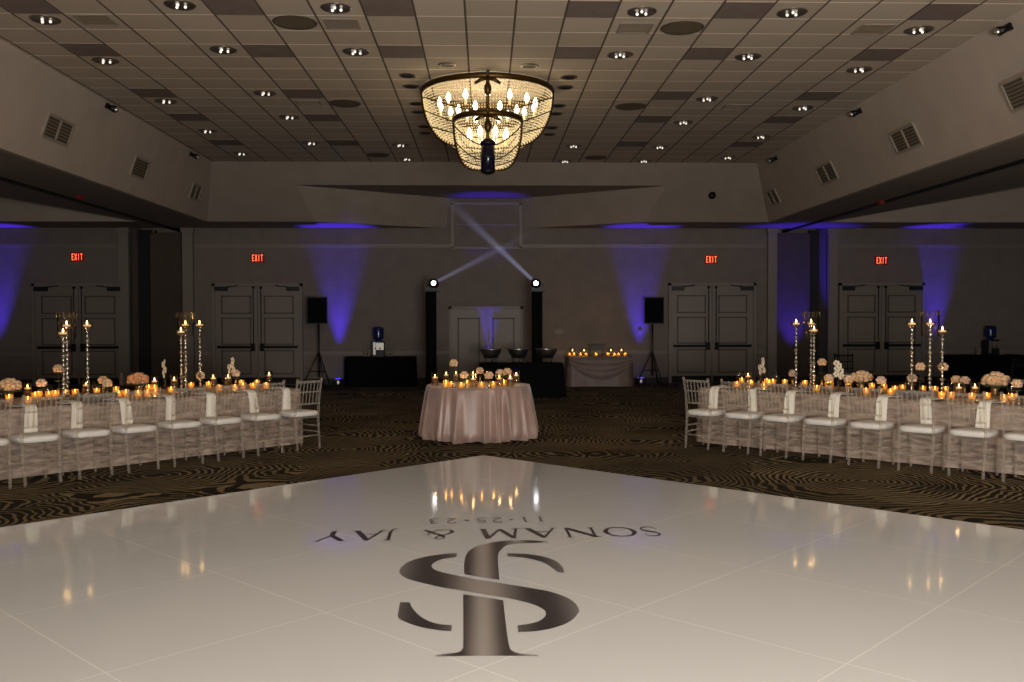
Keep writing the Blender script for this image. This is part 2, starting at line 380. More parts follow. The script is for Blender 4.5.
# folded partition panels in the pockets
for nm, x0, x1, sx in (('left', N1, N2, .35), ('right', N3, N4, 0)):
    t = thing('folding_partition', 'brown folding wall panels parked in the %s wall pocket' % ('dark left' if nm == 'left' else 'blue lit right'), 'partition', ((x0+x1)/2, DW+.3, 0))
    px0, px1 = (x0+.42, x1-.04) if nm == 'left' else (x0+.05, x1-.36)
    cxm = (x0+x1)/2
    MB().bx(px0-cxm, px1-cxm, 0, .3, .03, ZS-.1).build('panel', 'brownpanel', t)
    MB().bx(px0-cxm, px1-cxm, -.012, .0, .03, .14).build('sweep_seal', 'base', t)
    MB().bx(px0-cxm+.1, px0-cxm+.14, .1, .14, ZS-.1, ZS-.03).build('hanger', 'darkmetal', t)
    struct(MB().bx(x0+.0, x0+.38, DW+.55, DW+.6, 0, ZS).build('wall_pocket_dark_gap_'+nm, 'blackplastic') if nm == 'left' else MB().bx(x1-.3, x1-.04, DW+.55, DW+.6, 0, ZS).build('wall_pocket_dark_gap_'+nm, 'blackplastic'))  # black sheet stands in for the dark gap beside the panels

# raised wall panel above the centre door
pa, pb = on_y(453, 203.5, DW), on_y(520, 248, DW)
q = MB(); q.bx(pa.x, pb.x, DW-.06, DW+.02, pb.z, pa.z)
po = struct(q.build('trim_wall_panel', 'wall')); fr = MB()
for x0, x1, z0, z1 in ((pa.x-.05,pb.x+.05,pa.z-.04,pa.z+.02), (pa.x-.05,pb.x+.05,pb.z-.03,pb.z+.03), (pa.x-.06,pa.x+.02,pb.z,pa.z), (pb.x-.02,pb.x+.06,pb.z,pa.z), (pa.x,pb.x,(pa.z*.52+pb.z*.48)-.01,(pa.z*.52+pb.z*.48)+.01)):
    fr.bx(x0, x1, DW-.085, DW-.05, z0, z1)
fr.build('panel_frame', 'trimpaint', po)

# doors
def panel_leaf(x0, x1, z0, z1, panels, y, mould):
    q = MB().bx(x0, x1, y, y+.05, z0, z1)
    for a, b_ in panels:
        for xx0, xx1, zz0, zz1 in () if mould is None else ((x0+.16, x1-.16, a, a+.035), (x0+.16, x1-.16, b_-.035, b_), (x0+.16, x0+.195, a, b_), (x1-.195, x1-.16, a, b_)):
            mould.bx(xx0, xx1, y-.018, y, zz0, zz1)
        q.bx(x0+.23, x1-.23, y-.01, y, a+.07, b_-.07)
    return q
def double_door(i, x0, x1, ztop, big=True):
    y = DW-.06
    root = bpy.data.objects.new('door_%d' % i, None); col.objects.link(root); root['kind'] = 'structure'; root.location = ((x0+x1)/2, y, 0)
    xm = 0; a, b_ = x0-(x0+x1)/2, x1-(x0+x1)/2; fw = .07
    fr = MB()
    for q in ((a, a+fw, 0, ztop), (b_-fw, b_, 0, ztop), (a, b_, ztop-fw, ztop)): fr.bx(q[0], q[1], -.05, .06, q[2], q[3])
    fr.build('frame', 'trimpaint', root)
    for s in (-1, 1):
        lx0, lx1 = (a+fw, xm-.006) if s < 0 else (xm+.006, b_-fw)
        pn = [(.28, .92), (1.06, 1.78), (1.88, 2.36)] if big else [(.2, ztop-.3)]
        mo_ = MB(); lf = panel_leaf(lx0, lx1, .01, ztop-fw-.005, pn, 0, mo_).build('door_leaf', 'doorpaint', root); mo_.build('panel_moulding', 'moulding', lf)
        if big:
            MB().bx(lx0+.02, lx1-.02, -.012, 0, .02, .2).build('kick_plate', 'darkmetal', lf)
            pb_ = MB().bx(min(xm+s*.12, xm+s*1.02), max(xm+s*.12, xm+s*1.02), -.085, -.045, .97, 1.04)
            pb_.bx(xm+s*.12-.05, xm+s*.12+.05, -.09, 0, .9, 1.1); pb_.bx(xm+s*1.02-.03, xm+s*1.02+.03, -.07, 0, .97, 1.04)
            pb_.build('panic_bar', 'darkmetal', lf)
            MB().tube([(xm+s*.1, -.05, 1.1), (xm+s*.1, -.05, ztop-.1)], .012).bx(xm+s*.1-.03, xm+s*.1+.03, -.06, 0, ztop-.14, ztop-.08).build('latch_rod', 'darkmetal', lf)
            ex = lx0 if s < 0 else lx1
            MB().bx(min(ex, ex-s*.34), max(ex, ex-s*.34), -.09, -.0, ztop-.2, ztop-.09).tube([(ex-s*.3, -.06, ztop-.1), (ex-s*.62, -.08, ztop-.06)], .014).build('door_closer', 'blackplastic', lf)
        else:
            MB().ball((xm+s*.07, -.05, 1.0), .03).tube([(xm+s*.07, 0, 1.0), (xm+s*.07, -.05, 1.0)], .012).build('door_knob', 'steel', lf)
ztop = on_y(258, 283.5, DW).z
for i, (x0, x1) in enumerate((doorx[0], doorx[1], cdx, doorx[2], doorx[3])):
    double_door(i+1, x0, x1, on_y(486, 306.5, DW).z if i == 2 else ztop, i != 2)

# ------------------------------------------------------------------ glyph strokes
def catm(P, n=6, closed=False):
    P = [Vector(p) for p in P]; out = []; m_ = len(P)
    rng = range(m_ if closed else m_-1)
    for i in rng:
        if closed: a, b_, c, d = P[(i-1) % m_], P[i], P[(i+1) % m_], P[(i+2) % m_]
        else: a, b_, c, d = P[max(i-1, 0)], P[i], P[i+1], P[min(i+2, m_-1)]
        for k_ in range(n):
            t = k_/n; out.append(.5*((2*b_)+(c-a)*t+(2*a-5*b_+4*c-d)*t*t+(3*b_-a-3*c+d)*t**3))
    if not closed: out.append(P[-1])
    return out
def ribbon(pts, ws):
    pts = [Vector(p) for p in pts]; n = len(pts)
    if isinstance(ws, (int, float)): ws = [ws]*n
    elif len(ws) != n:
        ws = [ws[int(i*(len(ws)-1)/(n-1))]*(1-((i*(len(ws)-1)/(n-1)) % 1))+ws[min(int(i*(len(ws)-1)/(n-1))+1, len(ws)-1)]*((i*(len(ws)-1)/(n-1)) % 1) for i in range(n)]
    V = []
    for i, p in enumerate(pts):
        t = (pts[min(i+1, n-1)]-pts[max(i-1, 0)]).normalized(); q = Vector((-t.y, t.x))*ws[i]/2
        V += [p+q, p-q]
    return V, [(2*i, 2*i+1, 2*i+3, 2*i+2) for i in range(n-1)]
TK, TN = .17, .075
def serif(x, y, w=.22): return [((x-w/2, y), (x+w/2, y)), .035]
def glyph(ch):
    if ch == 'S': return [(catm([(.84,.74),(.76,.92),(.5,.975),(.22,.9),(.16,.72),(.34,.58),(.66,.45),(.84,.28),(.76,.09),(.46,.025),(.2,.09),(.1,.28)]), [.05,.05,.07,.09,.12,.14,.14,.12,.09,.07,.05,.05])]
    if ch == 'O': 
        return [(catm([(.5,.97),(.2,.84),(.07,.5),(.2,.16),(.5,.03),(.8,.16),(.93,.5),(.8,.84),(.5,.97)]), [.05,.1,.15,.1,.05,.1,.15,.1,.05])]
    if ch == 'N': return [([(.14,0),(.14,1)], TN), ([(.12,.98),(.86,.02)], TK), ([(.86,0),(.86,1)], TN), serif(.14,.0175), serif(.1,.9825), serif(.86,.9825)]
    if ch == 'A': return [([(.1,0),(.48,1)], TN), ([(.46,.98),(.86,0)], TK), ([(.24,.36),(.7,.36)], .045), serif(.1,.0175), serif(.88,.0175, .26)]
    if ch == 'M': return [([(.1,0),(.2,1)], TN), ([(.2,.98),(.5,.05)], .13), ([(.5,.05),(.8,.98)], TN), ([(.8,1),(.9,0)], .13), serif(.1,.0175), serif(.9,.0175, .2), serif(.17,.9825,.14), serif(.83,.9825,.14)]
    if ch == '&': return [(catm([(.95,.03),(.7,.3),(.4,.66),(.34,.85),(.47,.97),(.6,.86),(.5,.66),(.2,.42),(.1,.22),(.22,.04),(.5,.04),(.74,.22),(.84,.5)]), [.12,.14,.12,.07,.05,.06,.06,.08,.13,.07,.05,.05,.04]), serif(.86,.5,.22)]
    if ch == 'J': return [(catm([(.62,1),(.62,.5),(.6,.12),(.45,-.12),(.2,-.16)]), [.22,.22,.2,.1,.06]), serif(.62,.9825,.5)]
    if ch == 'Y': return [([(.1,.98),(.5,.46)], TK), ([(.9,1),(.52,.46)], TN), ([(.5,.5),(.5,0)], TK), serif(.5,.0175), serif(.1,.9825), serif(.9,.9825)]
    if ch == '1': return [([(.5,0),(.5,1)], .12), ([(.5,.98),(.25,.84)], .08), serif(.5,.03,.4)]
    if ch == '2': return [(catm([(.12,.72),(.22,.94),(.55,.96),(.74,.78),(.6,.5),(.12,.05)]), .1), ([(.1,.05),(.82,.05)], .1)]
    if ch == '5': return [([(.8,.95),(.25,.95)], .1), ([(.27,.98),(.2,.55)], .08), (catm([(.2,.55),(.55,.62),(.8,.36),(.6,.07),(.14,.06)]), .1)]
    if ch == '3': return [(catm([(.16,.9),(.5,.97),(.72,.76),(.4,.53)]), .1), (catm([(.4,.53),(.8,.36),(.6,.05),(.14,.07)]), .1)]
    if ch == '.': return [([(.35,.5),(.65,.5)], .26)]
    if ch == 'E': return [([(.2,0),(.2,1)], .22), ([(.1,.94),(.85,.94)], .12), ([(.1,.5),(.75,.5)], .12), ([(.1,.06),(.85,.06)], .12)]
    if ch == 'X': return [([(.08,0),(.92,1)], .2), ([(.08,1),(.92,0)], .2)]
    if ch == 'I': return [([(.5,0),(.5,1)], .22)]
    if ch == 'T': return [([(.5,0),(.5,1)], .2), ([(.05,.94),(.95,.94)], .12)]
    return []
def put_glyph(mb, ch, org, ex, ey, w, h, nrm, lift=0):
    org, ex, ey, nrm = Vector(org), Vector(ex), Vector(ey), Vector(nrm)
    for i, (P, ws) in enumerate(glyph(ch)):
        V, Fs = ribbon([(p[0], p[1]) for p in P], ws)
        mb.add([org+ex*(v.x*w)+ey*(v.y*h)+nrm*(lift+i*.0002) for v in V], Fs)

# exit signs on the back wall
exs = [(78,257,'above the far left double door'), (258,258,'above the double door left of the centre'), (711,259.5,'above the double door right of the centre'), (881,260.5,'above the far right double door')]
for px, py, wh in exs:
    p = on_y(px, py, DW)
    t = thing('exit_sign', 'glowing red exit sign on back wall, '+wh, 'exit sign', (p.x, DW-.05, p.z), 0, 'red exit signs')
    MB().bx(-.17, .17, 0, .05, -.12, .12).build('housing', 'exitface', t)
    g = MB()
    for i, ch in enumerate('EXIT'): put_glyph(g, ch, (-.145+i*.075, -.002, -.085), (1,0,0), (0,0,1), .062, .17, (0,-1,0))
    g.build('lettering', 'red', t)
for px, py, s_ in ((80,198,'left'), (881,203,'right')):
    p = on_z(px, py, ZS-.05)
    tag(MB().bx(-.045,.045,-.07,.07,-.02,.05).build('ceiling_signal_lamp', no_sample(M('dim_red', (60,12,10), .5, 0, (255,30,20), .03)), None, p), 'tiny dim red sign lamp hanging under the %s soffit track' % s_, 'lamp')

# ------------------------------------------------------------------ ceiling fittings
def down_proto():
    t = thing('recessed_downlight', 'x', 'ceiling light')
    MB().lathe([(.15,-.012),(.17,-.014),(.185,-.004),(.185,.0)], 20).build('trim_ring', 'lampdark', t)
    MB().lathe([(.15,-.012),(.10,-.004),(.0,-.002)], 20).build('reflector', 'lampdark', t)
    for k_ in range(3): MB().ball((.06*math.cos(k_*2.1+.4), .06*math.sin(k_*2.1+.4), -.02), .018, 8, 6).build('lamp', 'filament', t)
    PROTO['down'] = (t, False)
down_proto()
rows = {'row beside the left bulkhead': [(45,19.5),(105.5,60.5),(165.6,101),(207,131),(241,153.5)],
 'second row from the left bulkhead': [(180,4.7),(223.4,49.6),(265,93),(289,117),(311,143)],
 'row just left of the chandelier': [(336,7.8),(356,51.6),(400.5,145),(406.8,159)],
 'row just right of the chandelier': [(641.6,11.7),(620,54.8),(573.6,146),(565,161.2)],
 'second row from the right bulkhead': [(792,12.5),(748,56.6),(707,98.8),(683.4,122.3),(660,147),(644,161)],
 'row beside the right bulkhead': [(919,30),(859.5,69.5),(803,107.8),(761,136.7),(728,157.4)]}
for nm, ps in rows.items():
    for i, (px, py) in enumerate(ps):
        p = on_z(px, py, ZC-.002); o = inst('down', p)
        tag(o, 'dim recessed ceiling light, %s from front, %s' % (ORD[i+1], nm), 'ceiling light', 'lit recessed ceiling lights')
        lamp('downlight_lamp', 'SPOT', p-Vector((0,0,.05)), 5.5, (1,.90,.80), .06, p-Vector((0,0,3)), spot_size=1.35, spot_blend=.9)
t = thing('unlit_downlight', 'x', 'ceiling light')
MB().lathe([(.10,-.01),(.125,-.012),(.135,0)], 16).build('trim_ring', 'lampdark', t); MB().lathe([(.10,-.01),(.0,-.004)], 16).build('opening', 'unlit', t)
PROTO['unlit'] = (t, False)
for side, ps in (('left', [(447,65),(408,75.5),(411,86.4),(417,103.6),(418.7,112),(424.4,126.6),(425.4,133)]), ('right', [(529.5,66),(569,77.2),(565,87.2),(558.7,105.6),(555.7,113.6),(551.5,127.6),(549,134.3)])):
    for i, (px, py) in enumerate(ps):
        tag(inst('unlit', on_z(px, py, ZC-.002)), 'small dark unlit ceiling downlight %s of the chandelier, %s from the front' % (side, ORD[i+1]), 'ceiling light', 'small dark downlights around the chandelier')
t = thing('ceiling_speaker', 'x', 'ceiling speaker')
MB().lathe([(.25,-.006),(.265,-.012),(.28,0)], 24).build('rim', 'lampdark', t); MB().lathe([(.25,-.006),(.0,-.008)], 24).build('grille', 'ceilspk', t)
PROTO['cspk'] = (t, False)
for i, (px, py, wh) in enumerate([(295,22.5,'nearest on the left half of the ceiling'),(345,103.5,'second on the left half, beside a square vent'),(378,155,'farthest on the left half, near back bulkhead'),(682,28,'nearest on the right half of the ceiling'),(631,106.5,'second on the right half of the ceiling'),(596,157.5,'farthest on the right half, near back bulkhead')]):
    tag(inst('cspk', on_z(px, py, ZC-.002)), 'flat round brown ceiling speaker grille, '+wh, 'ceiling speaker', 'round ceiling speakers')
t = thing('ceiling_vent', 'x', 'air vent')
q = MB()
for a in (-1, 1): q.bx(-.25, .25, a*.25-.02, a*.25+.02, -.012, 0); q.bx(a*.25-.02, a*.25+.02, -.25, .25, -.012, 0)
q.build('frame', 'ventframe', t); q = MB().bx(-.23,.23,-.23,.23,-.004,0)
for k_ in range(7): q.bx(-.23, .23, -.2+k_*.065-.008, -.2+k_*.065+.008, -.01, -.003)
q.build('grille', 'vent', t); PROTO['cvent'] = (t, False)
for px, py, wh in [(96,20,'nearest the left bulkhead'),(342,24,'between the front lights left of the chandelier'),(308.6,103,'farther back on the left, beside a round speaker'),(635,28,'front right of the chandelier'),(873,29.3,'nearest the right bulkhead'),(735,107,'farther back on the right half')]:
    tag(inst('cvent', on_z(px, py, ZC-.002), 0, .8), 'square beige ceiling air vent, '+wh, 'air vent', 'square ceiling vents')
# bulkhead vents
def side_pt(px, py, s_):
    X0, Tt = (XL, TL) if s_ < 0 else (XR, TR)
    r = ray(px, py); t_ = 1.
    # plane through (X0, *, ZS) and (Tt, *, ZC)
    n_ = Vector((ZC-ZS, 0, -(Tt-X0))); d = n_.dot(Vector((X0, 0, ZS)))
    t_ = (d-n_.z*HC)/n_.dot(r); return Vector((r.x*t_, r.y*t_, HC+r.z*t_))
sl = math.atan2(XL-TL, ZC-ZS); sr = math.atan2(XR-TR, ZC-ZS)
def wall_vent(px, py, s_, w_, h_, double, label):
    p = side_pt(px, py, s_)
    t = thing('wall_vent', label, 'air vent', p, 0, 'bulkhead air vents')
    t.rotation_euler = (0, -(sl if s_ < 0 else sr), 0)
    d = -s_; q = MB(); xs = (0, .03*d)
    x0, x1 = min(xs), max(xs)
    for a in (-1, 1): q.bx(x0, x1, -w_/2, w_/2, a*h_/2-.02, a*h_/2+.02); q.bx(x0, x1, a*w_/2-.02, a*w_/2+.02, -h_/2, h_/2)
    if double: q.bx(x0, x1, -.02, .02, -h_/2, h_/2)
    q.build('frame', 'ventframe', t)
    g = MB().bx(min(0, .008*d), max(0, .008*d), -w_/2, w_/2, -h_/2, h_/2); n_ = int(h_/.05)
    g.build('backing', 'ventdark', t); g = MB()
    for k_ in range(n_): zz = -h_/2+(k_+.5)*h_/n_; g.bx(min(.006*d, .022*d), max(.006*d, .022*d), -w_/2+.02, w_/2-.02, zz-.008, zz+.008)
    g.build('grille', 'vent', t)
wall_vent(57.5,130,-1,.86,.36,True,'large double air vent on left bulkhead, nearest the camera')
wall_vent(139.5,168,-1,.72,.36,False,'slatted air vent in the middle of the left bulkhead')
wall_vent(195,192,-1,.62,.34,True,'farthest air vent on left bulkhead, near the back corner')
wall_vent(1030,88,1,1.0,.40,True,'air vent on right bulkhead cut by the right photo edge')
wall_vent(906,138.5,1,.86,.36,True,'large double air vent on right bulkhead, second from the camera')
wall_vent(827,173,1,.86,.36,True,'double air vent on right bulkhead, third from the camera')
wall_vent(773.5,197,1,.66,.34,True,'farthest air vent on right bulkhead, near the back corner')
t = thing('wall_spotlight', 'x', 'spotlight')
MB().bx(-.05,.05,-.05,.05,-.02,.06).build('bracket', 'darkmetal', t)
MB().tube([(0,0,.02),(.16,.0,-.04)], [.03,.06], 10).build('lamp_head', 'darkmetal', t); MB().ball((.165,0,-.042), .045).build('lens', 'steel', t)
PROTO['wspot'] = (t, False)
for px, py, s_, wh in [(106,107,-1,'left bulkhead, nearer of its two'),(190,155,-1,'left bulkhead, farther of its two'),(1011,28.5,1,'right bulkhead, nearest the camera'),(861,112,1,'right bulkhead, in the middle'),(777,159,1,'right bulkhead, farthest back')]:
    tag(inst('wspot', side_pt(px, py, s_), 0 if s_ < 0 else PI), 'small dark spotlight on the '+wh, 'spotlight', 'small bulkhead spotlights')
p = on_y(711, 196, 22.9); q = MB().lathe([(0,0),(.09,0),(.09,.06),(.05,.1),(0,.1)], 14); o = q.build('smoke_detector', 'darkmetal', None, (p.x, fd(p.z)-.01, p.z)); o.rotation_euler = (PI/2,0,0)
tag(o, 'small round dark detector on the back bulkhead toward the right corner', 'detector')
# wall plates on back wall
for px, py, w_, h_, wh in ((559,331.5,.22,.12,'white rectangular wall plate right of the tall light tower'), (640,332,.09,.09,'tiny wall plate beside the right speaker stand'), (993-5,329,.09,.09,'x')):
    if wh == 'x': continue
    p = on_y(px, py, DW); o = MB().bx(-w_/2, w_/2, -.015, 0, -h_/2, h_/2).bx(-w_/5, w_/5, -.025, -.015, -h_/4, h_/4).build('wall_plate', 'trimpaint', None, (p.x, DW, p.z)); tag(o, wh, 'wall plate')

# ------------------------------------------------------------------ chandelier
CH = on_z(487.5, 90, ZC); CX, CY = CH.x, 15.15
ch = thing('chandelier', 'large lit brass and crystal bowl chandelier under the ceiling', 'chandelier', (CX, CY, ZC))
def bowl(cx, cy, R, z0, depth, pts, nst, name, swags, prefix):
    """pts: profile of (radius fraction, depth fraction)"""
    rim = MB().lathe([(R-.03,z0),(R+.02,z0),(R+.045,z0-.04),(R+.02,z0-.085),(R-.03,z0-.085),(R-.03,z0)], 48, (cx,cy,0))
    ro = rim.build('rim', 'brass', ch)
    prof = catm([(a*R, z0-.06-b_*depth) for a, b_ in pts], 10)
    bd = MB(); step = .044
    seg = [(prof[i]-prof[i-1]).length for i in range(1, len(prof))]; tot = sum(seg); nb = int(tot/step)
    samp = []; acc = 0; j = 0
    for k_ in range(nb+1):
        d = k_*tot/nb
        while j < len(seg)-1 and acc+seg[j] < d: acc += seg[j]; j += 1
        f_ = (d-acc)/seg[j]; samp.append(prof[j].lerp(prof[j+1], f_))
    for s in range(nst):
        a = 2*PI*s/nst
        for k_, p in enumerate(samp):
            if p.x*2*PI/nst < .024 and s % 2: continue
            r_ = .0124; c = Vector((cx+p.x*math.cos(a), cy+p.x*math.sin(a), p.y))
            V = [c+Vector(q)*r_ for q in ((1,0,0),(-1,0,0),(0,1,0),(0,-1,0),(0,0,1.25),(0,0,-1.25))]
            bd.add(V, [(0,2,4),(2,1,4),(1,3,4),(3,0,4),(2,0,5),(1,2,5),(3,1,5),(0,3,5)])
    b_ = bd.build('crystal_strands', 'bead', ch); b_['kind'] = 'stuff'
    # four ribs, drooping bands between them
    def at(fr, a):
        i = min(max(fr, 0), 1)*(len(prof)-1); k_ = int(i); p = prof[k_].lerp(prof[min(k_+1, len(prof)-1)], i-k_)
        return Vector((cx+(p.x+.012)*math.cos(a), cy+(p.x+.012)*math.sin(a), p.y))
    for k_ in range(4):
        a = -PI/2+k_*PI/2
        MB().tube([at(i/14, a) for i in range(15)], .028, 6).build('rib', 'brass', ch)
        if k_: continue
        lf = MB(); c = at(.05, a); o_ = Vector((math.cos(a), math.sin(a), 0)); tn = Vector((-o_.y, o_.x, 0))
        for q in range(-3, 4):
            d = (tn*math.sin(q*.42)+Vector((0,0,1))*(.35-abs(q)*.12)-Vector((0,0,.3))).normalized()
            lf.tube([c+o_*.02, c+o_*.045+d*.10, c+o_*.03+d*.2-Vector((0,0,.03))], [.022,.028,.006], 5)
        lf.ball(c+o_*.03-Vector((0,0,.16)), .06, 8, 6, (1,1,1.7)); lf.build('leaf_ornament', 'brass', ch)
    for f0, f1 in swags:
        pts_ = []
        for i in range(65):
            a = -PI/2+2*PI*i/64
            pts_.append(at(f0+(f1-f0)*abs(math.sin(a))**1.5, a))
        MB().tube(pts_, .011, 5, False).build('band', 'brass', ch)
    return at
outer = [(1,0),(.99,.15),(.965,.32),(.91,.52),(.81,.72),(.66,.88),(.42,.97),(.02,1.0)]
bowl(0, 0, 1.035, -.02, .88, outer, 140, 'outer', ((.10,.46),(.30,.64),(.5,.8)), '')
LC = -.76; LZ = 4.80-ZC
bowl(0, LC, .50, LZ, .74, [(1,0),(.99,.15),(.97,.35),(.9,.58),(.78,.8),(.62,.93),(.4,.985),(.02,1.0)], 60, 'inner', ((.10,.46),(.34,.66),(.55,.84)), '')
for (bx_, by_, rr_, n_, zz) in ((0,0,.78,14,-.28), (0,0,.5,8,-.40), (0,LC,.3,8,LZ-.28)):
    for k_ in range(n_):
        a = 2*PI*(k_+.5)/n_; c = (bx_+rr_*math.cos(a), by_+rr_*math.sin(a), zz)
        ca = MB().cyl((c[0], c[1], zz-.14), .02, .08, 8).build('candle_sleeve', 'wax', ch)
        MB().lathe([(.012,-.06),(.035,-.02),(.038,.02),(.02,.07),(.0,.1)], 10, c).build('bulb', 'bulb', ca)
MB().tube([(0,0,-.02),(0,0,-.8)], .03).build('centre_post', 'brass', ch)
q = MB(); zc0 = 4.33-ZC
q.cyl((0, LC-.43, zc0-.44), .105, .44, 24); q.build('blue_cylinder', 'bluecyl', ch)['label'] = 'dark blue glass cylinder'
MB().lathe([(.0,-.48),(.06,-.465),(.09,-.45),(.11,-.44),(.11,-.42)], 20, (0, LC-.43, zc0)).lathe([(.11,-.23),(.115,-.22),(.11,-.21)], 20, (0, LC-.43, zc0)).lathe([(.11,-.03),(.12,0),(.08,.04),(.03,.08),(.0,.08)], 20, (0, LC-.43, zc0)).build('cylinder_cap', 'darkmetal', ch)
for a in (-.35, .35): MB().tube([(a*1.2, -.7, .0), (a*1.2, -.7, .0-.03)], .012).build('ceiling_hook', 'brass', ch)
lamp('chandelier_light', 'POINT', (CX, CY, ZC-.45), 22, (1,.83,.58), .3)
lamp('chandelier_light', 'POINT', (CX, CY+LC, LZ+ZC-.35), 7, (1,.83,.58), .2)

# ------------------------------------------------------------------ dance floor with monogram
CN = on_z(483.6, 455.2, .03); SD = 12.2; DZ = .03
df = thing('dance_floor', 'glossy white square dance floor with silver monogram in the foreground', 'dance floor', (CN.x, CN.y, 0), -PI*.75)
MB().bx(0, SD, 0, SD, 0, DZ).build('floor_panel', 'dance', df)
MI = df.matrix_basis.inverted()
inv = Matrix.Translation((CN.x, CN.y, 0)) @ Matrix.Rotation(-PI*.75, 4, 'Z'); inv = inv.inverted()
MO = (380, 530); MS = 4.871
def mono(pts, corners):
    """outline traced on the floor plane; smooth except at marked corners"""
    P = [on_z(MO[0]+x/MS, MO[1]+y/MS, DZ+.0015) for x, y in pts]; out = []; n = len(P)
    cs = sorted(corners)
    for i in range(len(cs)):
        a, b_ = cs[i], cs[(i+1) % len(cs)]
        idx = list(range(a, b_+1)) if b_ > a else list(range(a, n))+list(range(0, b_+1))
        out += catm([P[j] for j in idx], 5)[:-1]
    return out
pieces = [
 ([(375,112),(300,118),(200,135),(130,160),(95,195),(102,217),(135,237),(200,255),(300,278),(420,298),(520,315),(640,335),(740,360),(795,385),(808,405),(800,425),(770,445),(720,458),(670,464),(673,497),(760,492),(850,475),(925,445),(965,405),(968,385),(945,350),(890,320),(820,298),(720,280),(600,260),(480,242),(380,222),(300,205),(262,190),(252,172),(270,155),(310,140),(372,132)], (0,18,19,37)),
 ([(412,215),(410,170),(420,120),(450,90),(500,70),(560,58),(640,50),(740,50),(835,58),(760,62),(680,65),(625,72),(595,90),(577,115),(575,160),(582,242),(500,230)], (0,8,15)),
 ([(405,313),(500,326),(600,342),(612,450),(628,560),(645,588),(690,602),(770,608),(768,614),(520,612),(270,616),(272,608),(330,602),(380,595),(402,578),(406,540)], (0,2,7,8,10,11)),
 ([(620,113),(700,116),(790,128),(855,150),(890,180),(897,207),(865,205),(840,185),(800,160),(740,142),(680,132),(620,128)], (0,5,6,11)),
 ([(98,352),(145,352),(155,375),(185,410),(230,440),(290,458),(350,463),(347,493),(280,487),(190,470),(120,445),(88,425),(90,395)], (0,1,6,7)),
]
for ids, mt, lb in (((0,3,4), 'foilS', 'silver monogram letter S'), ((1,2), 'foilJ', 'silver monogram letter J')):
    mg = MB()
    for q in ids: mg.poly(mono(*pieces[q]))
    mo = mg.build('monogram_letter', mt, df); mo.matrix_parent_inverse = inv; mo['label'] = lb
lt = MB()
TS = 2.695
A_, B_ = on_z(300+970/TS, 500+84/TS, DZ), on_z(300+45/TS, 500+98/TS, DZ)
ex = (B_-A_).normalized(); ey = Vector((ex.y, -ex.x, 0)); ey = ey if ey.y < 0 else -ey
def txpt(zx): return A_.lerp(B_, (970-zx)/(970-45))
for ch_, a, b_ in (('S',970,915), ('O',905,815), ('N',800,705), ('A',692,600), ('M',592,478), ('&',415,325), ('J',265,222), ('A',225,135), ('Y',125,45)):
    o = txpt(a); wd = (txpt(b_)-o).length; put_glyph(lt, ch_, o-ey*.16+Vector((0,0,.002)), ex, ey, wd, .33, (0,0,1))
lo = lt.build('name_lettering', 'foil2', df); lo.matrix_parent_inverse = inv
lt = MB(); A2, B2 = on_z(547, 519.3, DZ), on_z(424, 521.6, DZ); L2 = (B2-A2).length; ex2 = (B2-A2).normalized()
chars = [('1',.0),('1',.13),('.',.24),('2',.36),('5',.48),('.',.60),('2',.73),('3',.87)]
for ch_, u in chars: put_glyph(lt, ch_, A2+ex2*(u*L2)-ey*.1+Vector((0,0,.002)), ex2, ey, .11, .19, (0,0,1))
do = lt.build('date_lettering', 'foil2', df); do.matrix_parent_inverse = inv

